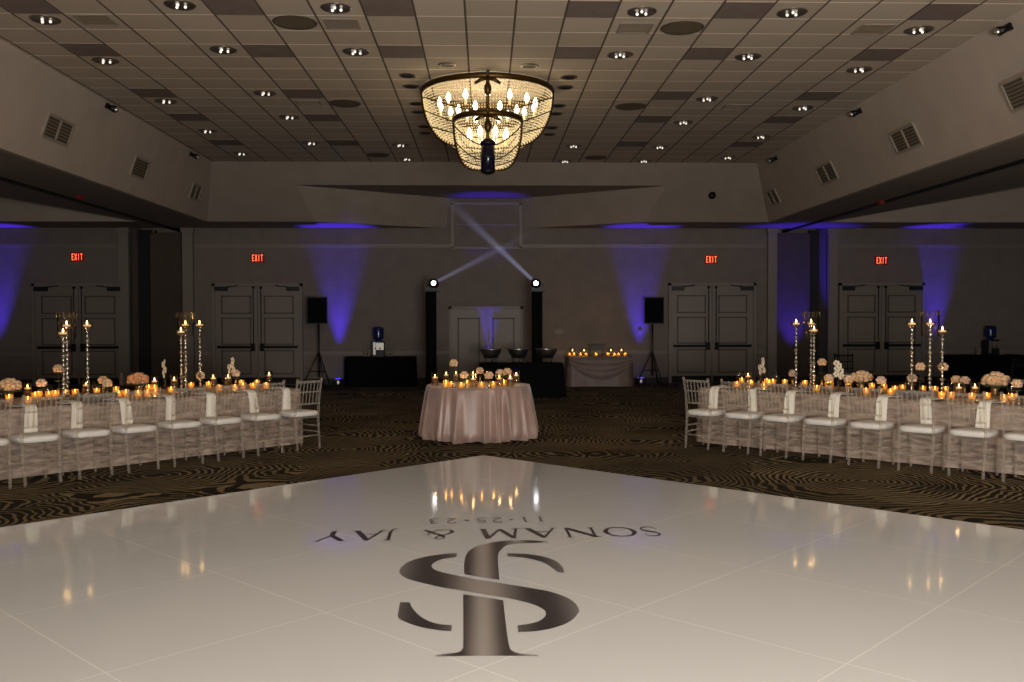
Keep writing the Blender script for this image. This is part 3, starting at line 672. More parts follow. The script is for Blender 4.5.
# ------------------------------------------------------------------ long tables
TZ = .76; TW = 1.55
class Tbl: pass
def mk(side):
    t = Tbl(); t.side = side
    if side == 'left': t.n = Vector((-.741,.6715,0)).normalized(); t.nf = 10.57
    else: t.n = Vector((.7071,.7071,0)); t.nf = 11.15
    t.u = Vector((-t.n.y, t.n.x, 0)) if side == 'left' else Vector((t.n.y, -t.n.x, 0))
    if side == 'left' and t.u.y > 0: t.u = -t.u
    return t
TBL = {s: mk(s) for s in ('left', 'right')}
def tpos(t, px, noff, py=390):
    r = ray(px, py); h = Vector((r.x, r.y, 0)); return h*((t.nf+noff)/t.n.dot(h))
def cloth_mesh(x0, x1, y0, y1, z, drop, flare, nf, amp, seed):
    """table cloth: flat top with rounded corners and a wavy skirt reaching the floor"""
    rnd = random.Random(seed); R = .12; ring = []
    def arc(cx, cy, a0):
        for k_ in range(5): a = a0+PI/2*k_/4; ring.append((cx+R*math.cos(a), cy+R*math.sin(a), math.cos(a), math.sin(a)))
    def line(a, b_, nx, ny):
        n_ = max(2, int(math.dist(a, b_)/.05))
        for k_ in range(1, n_): ring.append((a[0]+(b_[0]-a[0])*k_/n_, a[1]+(b_[1]-a[1])*k_/n_, nx, ny))
    arc(x1-R, y1-R, 0); line((x1-R, y1), (x0+R, y1), 0, 1); arc(x0+R, y1-R, PI/2); line((x0, y1-R), (x0, y0+R), -1, 0)
    arc(x0+R, y0+R, PI); line((x0+R, y0), (x1-R, y0), 0, -1); arc(x1-R, y0+R, 1.5*PI); line((x1, y0+R), (x1, y1-R), 1, 0)
    n = len(ring); ph = [rnd.random()*6 for _ in range(4)]; lv = 10; V = []; Fs = []
    for j in range(lv+1):
        f_ = j/lv; zz = z-.012*(1-math.cos(min(1, f_*4)*PI/2)) if j == 0 else z-drop*f_
        for i, (x, y, nx, ny) in enumerate(ring):
            w_ = amp*f_**.7*(math.sin(i*.55+ph[0])*.6+math.sin(i*.23+ph[1])*.8+math.sin(i*1.1+ph[2])*.25)+flare*f_
            V.append((x+nx*w_, y+ny*w_, zz))
    for j in range(lv):
        for i in range(n): Fs.append((j*n+i, j*n+(i+1) % n, (j+1)*n+(i+1) % n, (j+1)*n+i)[::-1])
    m_ = MB().add(V, Fs, True); m_.f.append(tuple(range(n))); m_.sm.append(False)
    return m_
for s, t in TBL.items():
    # aisle end from the pixel where the cloth ends
    E = on_z(303 if s == 'left' else 690, 443.4, 0); t.org = t.n*(t.nf)+t.u*(t.u.dot(E)); t.rz = math.atan2(t.u.y, t.u.x)
    t.len = 7.6
    # local frame: x along u, y along +-n
    sg = 1 if t.u.cross(t.n).z > 0 else -1; t.sg = sg
    root = thing('banquet_table', 'long banquet table under a textured mauve cloth, %s of the dance floor' % s, 'table', t.org, t.rz)
    y0, y1 = (0.02, TW) if sg > 0 else (-TW, -.02)
    q = MB().bx(.05, t.len-.05, min(y0, y1)+.03, max(y0, y1)-.03, TZ-.045, TZ-.012); q.build('tabletop', 'brownpanel', root)
    for lx in (.4, 2.2, 2.7, 4.8, 5.2, 7.2):
        for ly in (y0+(.2 if sg > 0 else .2), y1-.2): MB().cyl((lx, ly, 0), .018, TZ-.045, 8).build('leg', 'darkmetal', root)
    cl = cloth_mesh(0, t.len, y0, y1, TZ, TZ-.015, .03, 9, .014, 3 if s == 'left' else 5).build('tablecloth', 'brocade', None, t.org); cl.rotation_euler = (0,0,t.rz)
    tag(cl, 'floor length textured mauve tablecloth on the long table %s of the dance floor' % s, 'tablecloth')

# chairs: clear chiavari
def chair_proto(acr, name):
    t = thing(name, 'x', 'chair'); SW, SDp, SH = .40, .40, .44
    q = MB().bx(-SW/2, SW/2, -SDp/2, SDp/2, SH-.03, SH); q.build('seat_frame', acr, t)
    def bead(m_, p, q_, r, nb=3):
        p, q_ = Vector(p), Vector(q_); m_.tube([p, q_], r, 8)
        for k_ in range(nb):
            c = p.lerp(q_, .2+.6*k_/max(1, nb-1)); m_.ball(c, r*1.6, 8, 4, (1,1,.6))
    for sx in (-1, 1):
        m_ = MB(); bead(m_, (sx*.18, .18, 0), (sx*.185, .18, SH-.03), .015); m_.build('leg', acr, t)
        m_ = MB(); m_.tube([(sx*.175, -.235, 0), (sx*.185, -.19, SH-.02), (sx*.185, -.215, .70), (sx*.19, -.26, .92)], .016, 8); m_.ball((sx*.19, -.262, .925), .019); m_.build('leg', acr, t)
    m_ = MB()
    def rail(z, y, r): m_.tube([(-.188, y, z), (0, y-.012, z), (.188, y, z)], r, 8)
    rail(.895, -.255, .016); m_.build('top_rail', acr, t)
    m_ = MB(); rail(.60, -.203, .012); m_.build('lower_rail', acr, t); m_ = MB(); rail(.76, -.228, .011); m_.build('middle_rail', acr, t)
    for k_ in range(6):
        x = -.135+k_*.054; m_ = MB(); m_.tube([(x, -.208, .60), (x, -.235, .76), (x, -.262, .895)], .0085, 6); m_.build('spindle', acr, t)
    for a, b_ in (((-.182,.18,.16),(.182,.18,.16)), ((-.18,.18,.22),(-.18,-.22,.22)), ((.18,.18,.22),(.18,-.22,.22)), ((-.18,-.218,.18),(.18,-.218,.18)), ((-.18,.18,.30),(-.18,-.21,.30)), ((.18,.18,.30),(.18,-.21,.30))):
        MB().tube([a, b_], .010, 6).build('stretcher', acr, t)
    # boxed cushion with soft edge
    P = []; nq = 12
    for i, (k_, zz) in enumerate(((.94, 0), (1.0, .012), (1.0, .03), (.94, .043), (.6, .05), (.0, .052))):
        for a in range(24):
            an = 2*PI*a/24; ca, sa = math.cos(an), math.sin(an); e = 1/ (abs(ca)**6+abs(sa)**6)**(1/6)
            P.append((ca*e*.212*k_, sa*e*.212*k_, SH+zz*1.35))
    Fs = [(j*24+a, j*24+(a+1) % 24, (j+1)*24+(a+1) % 24, (j+1)*24+a) for j in range(5) for a in range(24)]
    MB().add(P, Fs, True).build('seat_cushion', 'cushion', t)
    return t
PROTO['chair'] = (chair_proto('acrylic', 'chiavari_chair'), False)
cps = {'left': [(298,413),(260,417),(220,421),(179,424),(133,428),(86,432),(34,437),(-18,443)], 'right': [(707,414),(745,417.3),(783,420.5),(826,424.5),(872,428.5),(922,432),(974,436.5),(1029,441)]}
for s, ps in cps.items():
    t = TBL[s]; p0 = on_z(*ps[0], .47); p1 = on_z(*ps[6], .47)
    for i, (px, py) in enumerate(ps):
        p = tpos(t, px, -.29, py); rz = math.atan2(t.n.y, t.n.x)-PI/2
        o = inst('chair', (p.x, p.y, 0), rz+random.uniform(-.05, .05))
        tag(o, 'clear acrylic chair, white cushion, %s long table, %s from the aisle end' % (s, ORD[i+1]), 'chair', 'clear chairs along the %s long table' % s)

# place settings
m_ = MB().lathe([(0,.004),(.11,.004),(.15,.016),(.152,.018),(.15,.02),(.108,.009),(0,.009)], 28)
pl0 = tag(m_.build('charger_plate', 'plate'), 'x', 'plate'); PROTO['plate'] = (pl0, False)
def napkin_mesh(k_):
    w_ = .125; pts = []; prof = [(.26,.034),(.16,.032),(.06,.029),(.005,.014),(-.016,-.02),(-.022,-.1),(-.026,-.2),(-.03,-.33)]
    for j, (y, z) in enumerate(prof):
        for i in range(9):
            u = i/8-.5; ww = w_*(1+(.22 if k_ == 1 else .08)*(j-3)/4 if j > 3 else 1); sk = (.03 if k_ == 2 else -.02)*max(0, j-3)/4
            fold = .006*math.sin(u*9+k_)*(1 if j > 3 else .3)
            pts.append((u*ww+sk, y-fold if j > 3 else y, z+(0 if j > 3 else fold)))
    return MB().grid(pts, 9)
nap = {'left': [(286,1),(251.5,2),(211,1),(170.5,0),(124,2),(77,0),(31,1)], 'right': [(715,0),(752,2),(791,1),(835.5,0),(883,0),(925,2),(985,1)]}
g0 = MB().lathe([(.036,0),(.036,.003),(.006,.008),(.005,.09),(.02,.105),(.036,.14),(.038,.18),(.031,.23)], 14)
wg = tag(g0.build('wine_glass', 'glass'), 'x', 'glass'); PROTO['wine'] = (wg, False)
nap_me = {}
for s, ps in nap.items():
    t = TBL[s]; rz = math.atan2(t.n.y, t.n.x)-PI/2
    for i, (px, k_) in enumerate(ps):
        p = tpos(t, px, -.015, 410)
        if k_ not in nap_me: o = napkin_mesh(k_).build('napkin', 'white'); nap_me[k_] = o.data
        else: o = bpy.data.objects.new('napkin', nap_me[k_]); col.objects.link(o)
        o.location = (p.x, p.y, TZ); o.rotation_euler = (0,0,rz)
        tag(o, 'white napkin hanging over %s long table edge, %s from the aisle end' % (s, ORD[i+1]), 'napkin', 'napkins on the %s long table' % s)
        c = Vector(p)+t.n*.21; o = inst('plate', (c.x, c.y, TZ+.001), 0); tag(o, 'white plate under the %s napkin from the aisle end of the %s long table' % (ORD[i+1], s), 'plate', 'plates on the %s long table' % s)
        c = Vector(p)+t.n*.34+t.u*.17; o = inst('wine', (c.x, c.y, TZ+.001), 0); tag(o, 'clear stem glass beside the %s plate from the aisle end, %s long table' % (ORD[i+1], s), 'glass', 'stem glasses on the %s long table' % s)

# ------------------------------------------------------------------ candles, flowers (prototypes)
FL = [(0,0),(.006,.004),(.0085,.012),(.006,.024),(.002,.036),(0,.042)]
t = thing('votive_candle', 'x', 'candle')
MB().lathe([(0,.003),(.034,.003),(.04,.02),(.042,.075),(.039,.075),(.036,.02),(0,.008)], 14).build('glass_cup', 'amberglass', t)
MB().cyl((0,0,.01), .03, .028, 12).build('wax', 'wax', t); MB().lathe(FL, 8, (0,0,.04)).build('flame', 'flame', t); PROTO['votive'] = (t, False)
t = thing('cylinder_candle', 'x', 'candle')
MB().lathe([(0,.004),(.05,.004),(.052,.02),(.052,.19),(.049,.19),(.049,.02),(0,.012)], 16).build('glass_cylinder', 'glass', t)
MB().lathe([(0,.02),(.045,.02),(.045,.11),(0,.11)], 14).build('water', clear('water', (.95,.9,.8,1), .2, (180,140,90), .1), t)
MB().lathe([(0,.112),(.02,.105),(.036,.115),(.038,.125),(0,.128)], 12).build('floating_candle', 'wax', t); MB().lathe(FL, 8, (0,0,.128)).build('flame', 'flame', t); PROTO['cyl'] = (t, False)
def candlestick(name, h, hurricane):
    t = thing(name, 'x', 'candlestick'); prof = [(0,0),(.075,0),(.075,.012),(.035,.03),(.02,.05)]; z = .06
    while z < h-.08:
        r = .018 if int(z/.055) % 3 else .027
        prof += [(.009, z), (r, z+.022), (r, z+.032), (.009, z+.054)]; z += .055
    prof += [(.014, h-.03), (.03, h-.015), (.055, h)]
    MB().lathe(prof, 12).build('stem', 'crystalstem', t)
    MB().lathe([(.02,h-.005),(.062,h+.004),(.07,h+.05),(.067,h+.05),(.058,h+.01),(0,h+.006)], 16).build('glass_bowl', 'glass', t)
    MB().lathe([(0,h+.012),(.048,h+.014),(.05,h+.034),(0,h+.037)], 14).build('floating_candle', 'wax', t); MB().lathe([(a*1.25, z_*1.25) for a, z_ in FL], 8, (0,0,h+.036)).build('flame', 'flame', t)
    if hurricane:
        MB().lathe([(.02,h-.13),(.105,h-.125),(.108,h+.0),(.108,h+.19),(.104,h+.19),(.104,h-.12)], 20).build('hurricane_glass', 'glass', t)
        g = MB()
        for k_ in range(12):
            a = 2*PI*k_/12; zz = h+.17
            for j in range(3): g.ball((.114*math.cos(a), .114*math.sin(a), zz-j*.02), .007, 6, 4)
        g.build('crystal_trim', 'crystal', t)
    return t
PROTO['stickA'] = (candlestick('hurricane_candlestick', .86, True), False)
PROTO['stickB'] = (candlestick('crystal_candlestick', .86, False), False)
PROTO['stickC'] = (candlestick('crystal_candlestick', .77, False), False)
def petals(m_, c, R, n, r, flat=.7, up=-.2, rnd=random):
    k_ = 0
    while k_ < n:
        v = Vector((rnd.gauss(0,1), rnd.gauss(0,1), rnd.gauss(0,1))).normalized()
        if v.z < up: continue
        p = Vector((v.x*R, v.y*R, v.z*R*flat))*rnd.uniform(.8,1.02)+Vector(c)
        m_.ball(p, r*rnd.uniform(.75,1.2), 6, 4, (1,1,.75)); k_ += 1
    m_.ball(c, R*.82, 10, 8, (1,1,flat))
    return m_
def hydrangea(name, mat):
    t = thing(name, 'x', 'flowers')
    MB().lathe([(0,0),(.05,0),(.055,.02),(.045,.06),(.06,.11),(.056,.11),(.04,.06),(0,.02)], 14).build('vase', 'vase', t)
    petals(MB(), (0,0,.18), .15, 90, .033, .62, -.35, random.Random(4)).build('blossoms', mat, t)
    lf = MB()
    for k_ in range(9):
        a = k_*.7; c = Vector((.10*math.cos(a), .10*math.sin(a), .115)); lf.ball(c, .05, 6, 4, (1,1,.25))
    lf.build('leaves', 'leaf', t); return t
PROTO['hydP'] = (hydrangea('hydrangea_arrangement', 'peach'), False); PROTO['hydO'] = (hydrangea('hydrangea_arrangement', 'orange'), False)
def rose(name, mat, h):
    t = thing(name, 'x', 'flowers')
    MB().lathe([(0,0),(.025,0),(.028,.01),(.015,.06),(.018,.1),(.015,.1),(.01,.06),(0,.012)], 12).build('bud_vase', 'vase', t)
    MB().tube([(0,0,.02),(.008,.004,h*.5),(0,0,h-.03)], .004, 5).build('stem', 'stem', t)
    m_ = MB().ball((0,0,h), .03, 8, 6)
    for ring, (n_, rr_, tl) in enumerate(((4,.022,.032),(6,.042,.008),(5,.034,-.022))):
        for k_ in range(n_):
            a = 2*PI*k_/n_+ring*.5; c = Vector((rr_*math.cos(a), rr_*math.sin(a), h+tl)); m_.ball(c, .027, 7, 5, (1,1,.85))
    m_.build('bloom', mat, t)
    lf = MB()
    for a in (.5, 2.6, 4.4): lf.ball((.03*math.cos(a), .03*math.sin(a), h*.55), .03, 6, 4, (1,.8,.3))
    lf.build('leaves', 'leaf', t); return t
PROTO['roseP'] = (rose('rose_in_bud_vase', 'peach', .17), False); PROTO['roseB'] = (rose('rose_in_bud_vase', 'blush', .17), False)
PROTO['roseT'] = (rose('tall_rose', 'peach', .34), False)
def orchid(name, mat):
    t = thing(name, 'x', 'flowers')
    MB().lathe([(0,0),(.03,0),(.032,.01),(.02,.08),(.022,.13),(.019,.13),(.015,.08),(0,.014)], 12).build('bud_vase', 'glass', t)
    MB().tube([(0,0,.02),(.01,0,.16),(-.02,.0,.28),(.02,0,.37)], .004, 5).build('stem', 'stem', t)
    m_ = MB()
    for (x, y, z) in ((-.03,0,.2),(.03,.02,.23),(-.02,-.02,.27),(.02,0,.30),(.0,.02,.34),(.03,0,.37)):
        for k_ in range(5):
            a = 2*PI*k_/5; m_.ball((x+.025*math.cos(a), y+.01, z+.025*math.sin(a)), .021, 6, 4, (1,.5,1))
    m_.build('blossoms', mat, t); return t
PROTO['orchid'] = (orchid('orchid_stem', 'ivory'), False)
t = tag(MB().lathe([(.03,0),(.03,.003),(.005,.008),(.004,.1),(.014,.12),(.02,.2),(.018,.26)], 12).build('champagne_flute', 'glass'), 'x', 'glass'); PROTO['flute'] = (t, False)
KIND = {'v': ('votive', .05, .05), 'c': ('cyl', .14, .058), 'P': ('hydP', .17, .19), 'O': ('hydO', .17, .19), 'r': ('roseP', .17, .074), 'b': ('roseB', .17, .074), 'T': ('roseT', .34, .074), 'o': ('orchid', .29, .07), 'f': ('flute', .2, .035),
        'A': ('stickA', .91, .115), 'B': ('stickB', .91, .08), 'C': ('stickC', .82, .08)}
items = {
 'left': [('P',9,380),('c',26,386),('v',40,391),('b',40,380),('v',49,383),('T',57,366),('v',56,390),('v',64,384),('v',75,382),('A',67,321.5),('C',63.5,331),('B',87,322.5),('c',86,374),('v',9,397),('v',28,399),('v',36,394),
   ('r',102,379),('v',98,384),('r',108,385),('f',127,367),('f',133,367),('f',138,367),('f',143,368),('O',135,377),('c',153,371),('v',150,381),('v',116,387),('v',118,393),('v',126,392),('v',138,393),('v',152,386),('v',155,392),('v',148,392),('o',165,366),('c',174,373),('v',171,389),
   ('v',191,377),('r',201,364),('A',186,321),('C',181,331),('B',198.5,322),('v',209,378),('c',212,377),('v',219,387),('v',235,388),('v',243,385),('v',248,381),('v',257,382),('v',266,385),('v',253,385),('c',230,374),('o',231,364),('b',252,371),('c',269,374)],
 'right': [('v',737,384),('v',742,380),('c',748,375),('v',751,382),('o',761,366),('v',764,385),('v',769,382),('v',773,381),('v',767,379),('b',793,369),('v',785,376),('B',796.5,322),('A',811,320.5),('C',814.5,330.5),('v',805,376),('v',816,387),('T',823,361),('v',828,374),('v',829,380),
   ('o',839,374),('r',830,387),('r',847,388),('v',849,385),('P',861,377),('v',871,381),('b',881,381),('v',866,392),('v',884,386),('v',895,388),('v',893,392),('v',903,383),('B',912,322),('b',912,374),('A',931,321),('C',936,331.5),('T',921,367),('T',943,367),('v',923,383),('v',935,386),('v',947,384),('v',940,394),('v',951,395),
   ('c',959,386),('c',975,386),('r',957,376),('b',963,379),('P',995,381),('v',987,395),('v',972,398),('v',1004,398),('r',1017,384),('v',1012,396)]}
DESC = {'v': 'lit votive in small amber glass', 'c': 'floating candle in clear glass cylinder', 'P': 'large peach hydrangea in low vase', 'O': 'large coral hydrangea in low vase', 'r': 'peach rose in bud vase', 'b': 'blush rose in bud vase', 'T': 'tall peach rose above the candles', 'o': 'ivory orchid stem in glass vase', 'f': 'champagne flute behind coral hydrangea', 'A': 'tall candlestick with clear hurricane shade', 'B': 'tall slim candlestick with open bowl', 'C': 'shorter candlestick beside a hurricane one'}
GRP = {'v': 'votive candles', 'c': 'floating candles in cylinders', 'P': 'hydrangea arrangements', 'O': 'hydrangea arrangements', 'r': 'peach roses', 'b': 'blush roses', 'T': 'tall roses', 'o': 'orchid stems', 'f': 'champagne flutes', 'A': 'tall candlesticks', 'B': 'tall candlesticks', 'C': 'tall candlesticks'}
def relax(pos, clampf):
    for it in range(260):
        moved = False
        for i in range(len(pos)):
            for j in range(i):
                a, b_ = pos[i], pos[j]; d = a[0]-b_[0]; need = a[1]+b_[1]+.006
                if d.length < need:
                    moved = True; 
                    if d.length < 1e-4: d = Vector((random.random(), random.random(), 0))
                    # prefer moving along the line of sight so that the place in the picture stays
                    s_ = a[0].normalized(); w_ = s_*(1 if d.dot(s_) >= 0 else -1)*.75+d.normalized()*.35
                    k_ = (need-d.length)*.5; ma = b_[1]/(a[1]+b_[1]); 
                    a[0] += w_*k_*2*ma; b_[0] -= w_*k_*2*(1-ma); clampf(a); clampf(b_)
        if not moved: break
FH = {'v': .066, 'c': .155, 'A': .915, 'B': .915, 'C': .825}
def label_items(lst, where, tail):
    for k_, px, o in lst:
        if k_ in FH: lamp('candle_glow', 'POINT', Vector(o.location)+Vector((0,0,FH[k_])), 1.1 if 'wall' in where else .42, (1,.58,.24), .012)
    cnt = {}
    for k_, px, o in sorted(lst, key=lambda q: q[1]): cnt.setdefault(k_, []).append(o)
    for k_, os_ in cnt.items():
        for i, o in enumerate(os_):
            lab = DESC[k_]+', '+where+(', '+ORD[i+1]+' from left' if len(os_) > 1 else '')
            tag(o, lab, None, (GRP[k_]+' on the '+where) if len(os_) > 1 or k_ in 'PO' else None)
for s, lst in items.items():
    t = TBL[s]; pos = []
    # fixed discs for the plates and glasses
    for px, k_ in nap[s]:
        p = tpos(t, px, -.015, 410); c = Vector(p)+t.n*.21; pos.append([c, .155, None, None, True]); c = Vector(p)+t.n*.34+t.u*.17; pos.append([c, .042, None, None, True])
    c = tpos(t, 97 if s == 'left' else 917, .48, 395)
    q = MB().bx(-.21,.21,-.09,.09,.0,.06).bx(-.22,.22,-.10,.10,.06,.072).build('silver_tray', 'silver', None, (c.x, c.y, TZ+.001)); q.rotation_euler = (0,0,t.rz)
    tag(q, 'low rectangular silver display box before the tall candlesticks, %s long table' % s, 'tray')
    for du in (-.13, 0, .13): pos.append([Vector((c.x, c.y, 0))+t.u*du, .125, None, None, True])
    for k_, px, py in lst:
        kd, hz, r_ = KIND[k_]
        if k_ in 'ABC': p = tpos(t, px, {'A': .85, 'B': .8, 'C': .62}[k_], py)
        else:
            p = on_z(px, py, TZ+hz) if py > 322 else tpos(t, px, .9); no = min(max(t.n.dot(p)-t.nf, .5 if k_ == 'v' else .62), TW-.2); p = tpos(t, px, no, py)
        p = Vector((p.x, p.y, 0)); pos.append([p, r_, k_, px, False])
    fixed = {i: p[0].copy() for i, p in enumerate(pos) if p[4]}
    def clampf(e, t=t):
        if e[4]: return
        no = t.n.dot(e[0])-t.nf; lo_, hi = .1+e[1], TW-.06-e[1]
        if no < lo_: e[0] += t.n*(lo_-no)
        if no > hi: e[0] += t.n*(hi-no)
        uu = t.u.dot(e[0]-t.org)
        if uu < .1+e[1]: e[0] += t.u*(.1+e[1]-uu)
    for rep in range(40):
        relax(pos, clampf) if rep == 0 else relax(pos, clampf)
        for i, f_ in fixed.items(): pos[i][0] = f_.copy()
    out = []
    for p, r_, k_, px, fx_ in pos:
        if k_ is None: continue
        o = inst(KIND[k_][0], (p.x, p.y, TZ+.001), random.uniform(0, 6))
        if k_ in 'PO' and px < 900: o.scale = (.88,.88,.88)
        out.append((k_, px, o))
    label_items(out, '%s long table' % s, '')

# ------------------------------------------------------------------ round candle table
RC = on_z(478, 444.8, 0)+Vector((0, .86, 0)); RC.z = 0
root = thing('round_table', 'round table draped in blush satin, centre, at the far tip of the dance floor', 'table', RC)
MB().cyl((0,0,TZ-.05), .74, .04, 40).build('tabletop', 'brownpanel', root)
for k_ in range(4): a = PI/4+k_*PI/2; MB().cyl((.5*math.cos(a), .5*math.sin(a), 0), .02, TZ-.05, 8).build('leg', 'darkmetal', root)
rnd = random.Random(11); nA = 420; V = []; Fs = []; lv = 16
ph = [rnd.uniform(0, 6) for _ in range(6)]
def fold(a):
    q = a+.10*math.sin(3*a+ph[1])+.06*math.sin(7*a+ph[3])
    return .62-1.25*abs(math.sin(9.5*q+ph[0]))**.7+.35*math.sin(31*q+ph[2])*(.5+.5*math.sin(5*a))+.2*math.sin(4*a+ph[5])
for j in range(lv+1):
    f_ = j/lv
    for i in range(nA):
        a = 2*PI*i/nA; w_ = fold(a); w_ = math.copysign(abs(w_)**.8, w_)
        pud = max(0, f_-.86)/.14
        r_ = .755+.10*f_+w_*.088*f_**.6+.03*pud*math.sin(23*a+ph[4])-.05*pud**2
        z = TZ-(TZ-.012)*(f_ if f_ < .9 else f_)+.02*math.sin(9*a+ph[5])*pud*.6
        if j == 0: r_ = .75
        V.append((r_*math.cos(a), r_*math.sin(a), max(.006, z)))
for j in range(lv):
    for i in range(nA): Fs.append((j*nA+i, (j+1)*nA+i, (j+1)*nA+(i+1) % nA, j*nA+(i+1) % nA))
m_ = MB().add(V, Fs, True); m_.f.append(tuple(range(nA))); m_.sm.append(False)
tag(m_.build('tablecloth', 'satin', None, RC), 'glossy blush satin cloth falling in folds to the floor, round centre table', 'tablecloth')
rit = [('c',435,376),('c',441,371),('c',456,373),('c',474,373),('c',473,379),('c',486,373),('v',482,386),('c',499,377),('c',511,373),('c',516,379),('c',519,370),('c',525,372),('v',446,382),('v',443,384),('v',452,384),('v',458,384.5),('v',467,382),('v',504,382),
       ('T',453,367),('r',463,376),('b',480,370),('r',490,376),('b',500,373),('r',514,371),('v',492,385)]
pos = []
for k_, px, py in rit:
    kd, hz, r_ = KIND[k_]; p = on_z(px, py, TZ+hz); p.z = 0; pos.append([p, r_, k_, px, False])
def clampr(e):
    d = e[0]-RC; d.z = 0; lim = .72-e[1]
    if d.length > lim: e[0] = RC+d*(lim/d.length); e[0].z = 0
for e in pos:
    # keep the picture column, slide along the line of sight onto the table top
    r = ray(e[3], 380); h = Vector((r.x, r.y, 0)).normalized(); tt = max(min(h.dot(e[0]), h.dot(RC)+.55), h.dot(RC)-.55); e[0] = h*tt; clampr(e)
relax(pos, clampr)
out = [(k_, px, inst(KIND[k_][0], (p.x, p.y, TZ+.001), random.uniform(0, 6))) for p, r_, k_, px, f_ in pos]
label_items(out, 'round centre table', '')

# trays under the tall candles
# ------------------------------------------------------------------ black service tables
def black_table(x0, x1, yf, dep, z, label, clabel, cmat='black', flare=.05):
    c = Vector(((x0+x1)/2, yf+dep/2, 0)); w_ = x1-x0
    t = thing('service_table', label, 'table', c)
    MB().bx(-w_/2+.06, w_/2-.06, -dep/2+.06, dep/2-.06, z-.045, z-.012).build('tabletop', 'brownpanel', t)
    for sx in (-1, 1):
        for sy in (-1, 1): MB().cyl((sx*(w_/2-.15), sy*(dep/2-.12), 0), .018, z-.045, 8).build('leg', 'darkmetal', t)
    cl = cloth_mesh(-w_/2, w_/2, -dep/2, dep/2, z, z-.012, flare, 9, .012, int(abs(x0)*10)).build('tablecloth', cmat, None, c); tag(cl, clabel, 'tablecloth'); return c
D1 = on_z(520, 398, 0).y+.08
bz = .745
x0, x1 = on_y(479, 380, D1).x, on_y(564, 380, D1).x
black_table(x0, x1, D1, .76, bz, 'black draped buffet table holding three silver bowls, behind the round table', 'black cloth on the buffet table with three silver bowls')
t = thing('chafing_bowl', 'x', 'bowl')
bl = MB().lathe([(0,.10),(.08,.105),(.16,.15),(.215,.22),(.235,.30),(.245,.315),(.235,.32),(.215,.30),(.19,.22),(.12,.15),(0,.125)], 32); bl.build('bowl', 'steel', t)
q = MB().lathe([(.15,0),(.16,0),(.16,.015),(.15,.015),(.15,0)], 24); q.lathe([(.17,.115),(.18,.12),(.17,.13),(.16,.12),(.17,.115)], 24)
for k_ in range(3): a = k_*2.09+.6; q.tube([(.155*math.cos(a), .155*math.sin(a), .01), (.12*math.cos(a), .12*math.sin(a), .07), (.165*math.cos(a), .165*math.sin(a), .125)], .009)
q.build('stand', 'darkmetal', t); PROTO['bowl'] = (t, False)
for i, (px, wh) in enumerate(((491,'left of three, with a glass ladle'),(518.5,'middle of three'),(546.5,'right of three'))):
    p = on_y(px, 362, D1+.36); o = inst('bowl', (p.x, D1+.36, bz+.001)); tag(o, 'polished silver bowl on black buffet table, '+wh, 'bowl', 'silver bowls on the buffet table')
    if i == 0:
        l_ = thing('glass_ladle', 'clear glass ladle standing in the left silver bowl', 'ladle', (p.x, D1+.36, bz+.19))
        MB().tube([(0,0,.02),(.03,.0,.2),(.035,0,.34)], .008).build('handle', 'glass', l_); MB().ball((0,0,.01), .045, 10, 8).build('cup', 'glass', l_); MB().ball((.036,0,.36), .02).build('knob', 'glass', l_)
DWT = DW-.95
for px0, px1, py, nm in ((344,415,384,'left'), (953,1030,386,'right')):
    x0, x1 = on_y(px0, 380, DWT).x, on_y(px1, 380, DWT).x; c = black_table(x0, x1, DWT, .7, .76, 'black draped drinks table against the back wall, %s side' % nm, 'black cloth on the %s drinks table at the back wall' % nm, flare=.02)
    pxc = 378.5 if nm == 'left' else 990.5; X = on_y(pxc, 350, DWT+.35).x; Y = DWT+.35; zz = .762
    t = thing('water_dispenser', 'silver water dispenser with upturned blue jug on the %s drinks table' % nm, 'water dispenser', (X, Y, zz))
    MB().box((0,0,.19), (.30,.28,.38)).box((0,-.1,.39), (.32,.30,.02)).build('body', 'blackplastic', t)
    MB().bx(-.05,.15,-.155,-.14,.18,.36).bx(-.12,-.06,-.155,-.14,.05,.38).build('front_panel', 'steel', t)
    MB().lathe([(.06,.40),(.07,.43),(.135,.47),(.14,.52),(.135,.54),(.14,.60),(.14,.72),(.12,.76),(0,.77)], 20).build('water_jug', 'blueglass', t)
    for sx in (-.06, .06): MB().bx(sx-.015, sx+.015, -.2, -.15, .2, .24).build('tap', 'darkmetal', t)
    cu = [(-.34,0),(-.26,.05),(.26,-.02),(.34,.04)]
    for i, (dx, dy) in enumerate(cu):
        o = MB().lathe([(0,.003),(.032,.003),(.038,.17),(.035,.17),(.03,.01),(0,.008)], 12).build('tumbler', 'acrylic', None, (X+dx, Y+dy, zz)); tag(o, 'clear tumbler on the %s drinks table, %s from the left' % (nm, ORD[i+1]), 'glass', 'tumblers on the %s drinks table' % nm)

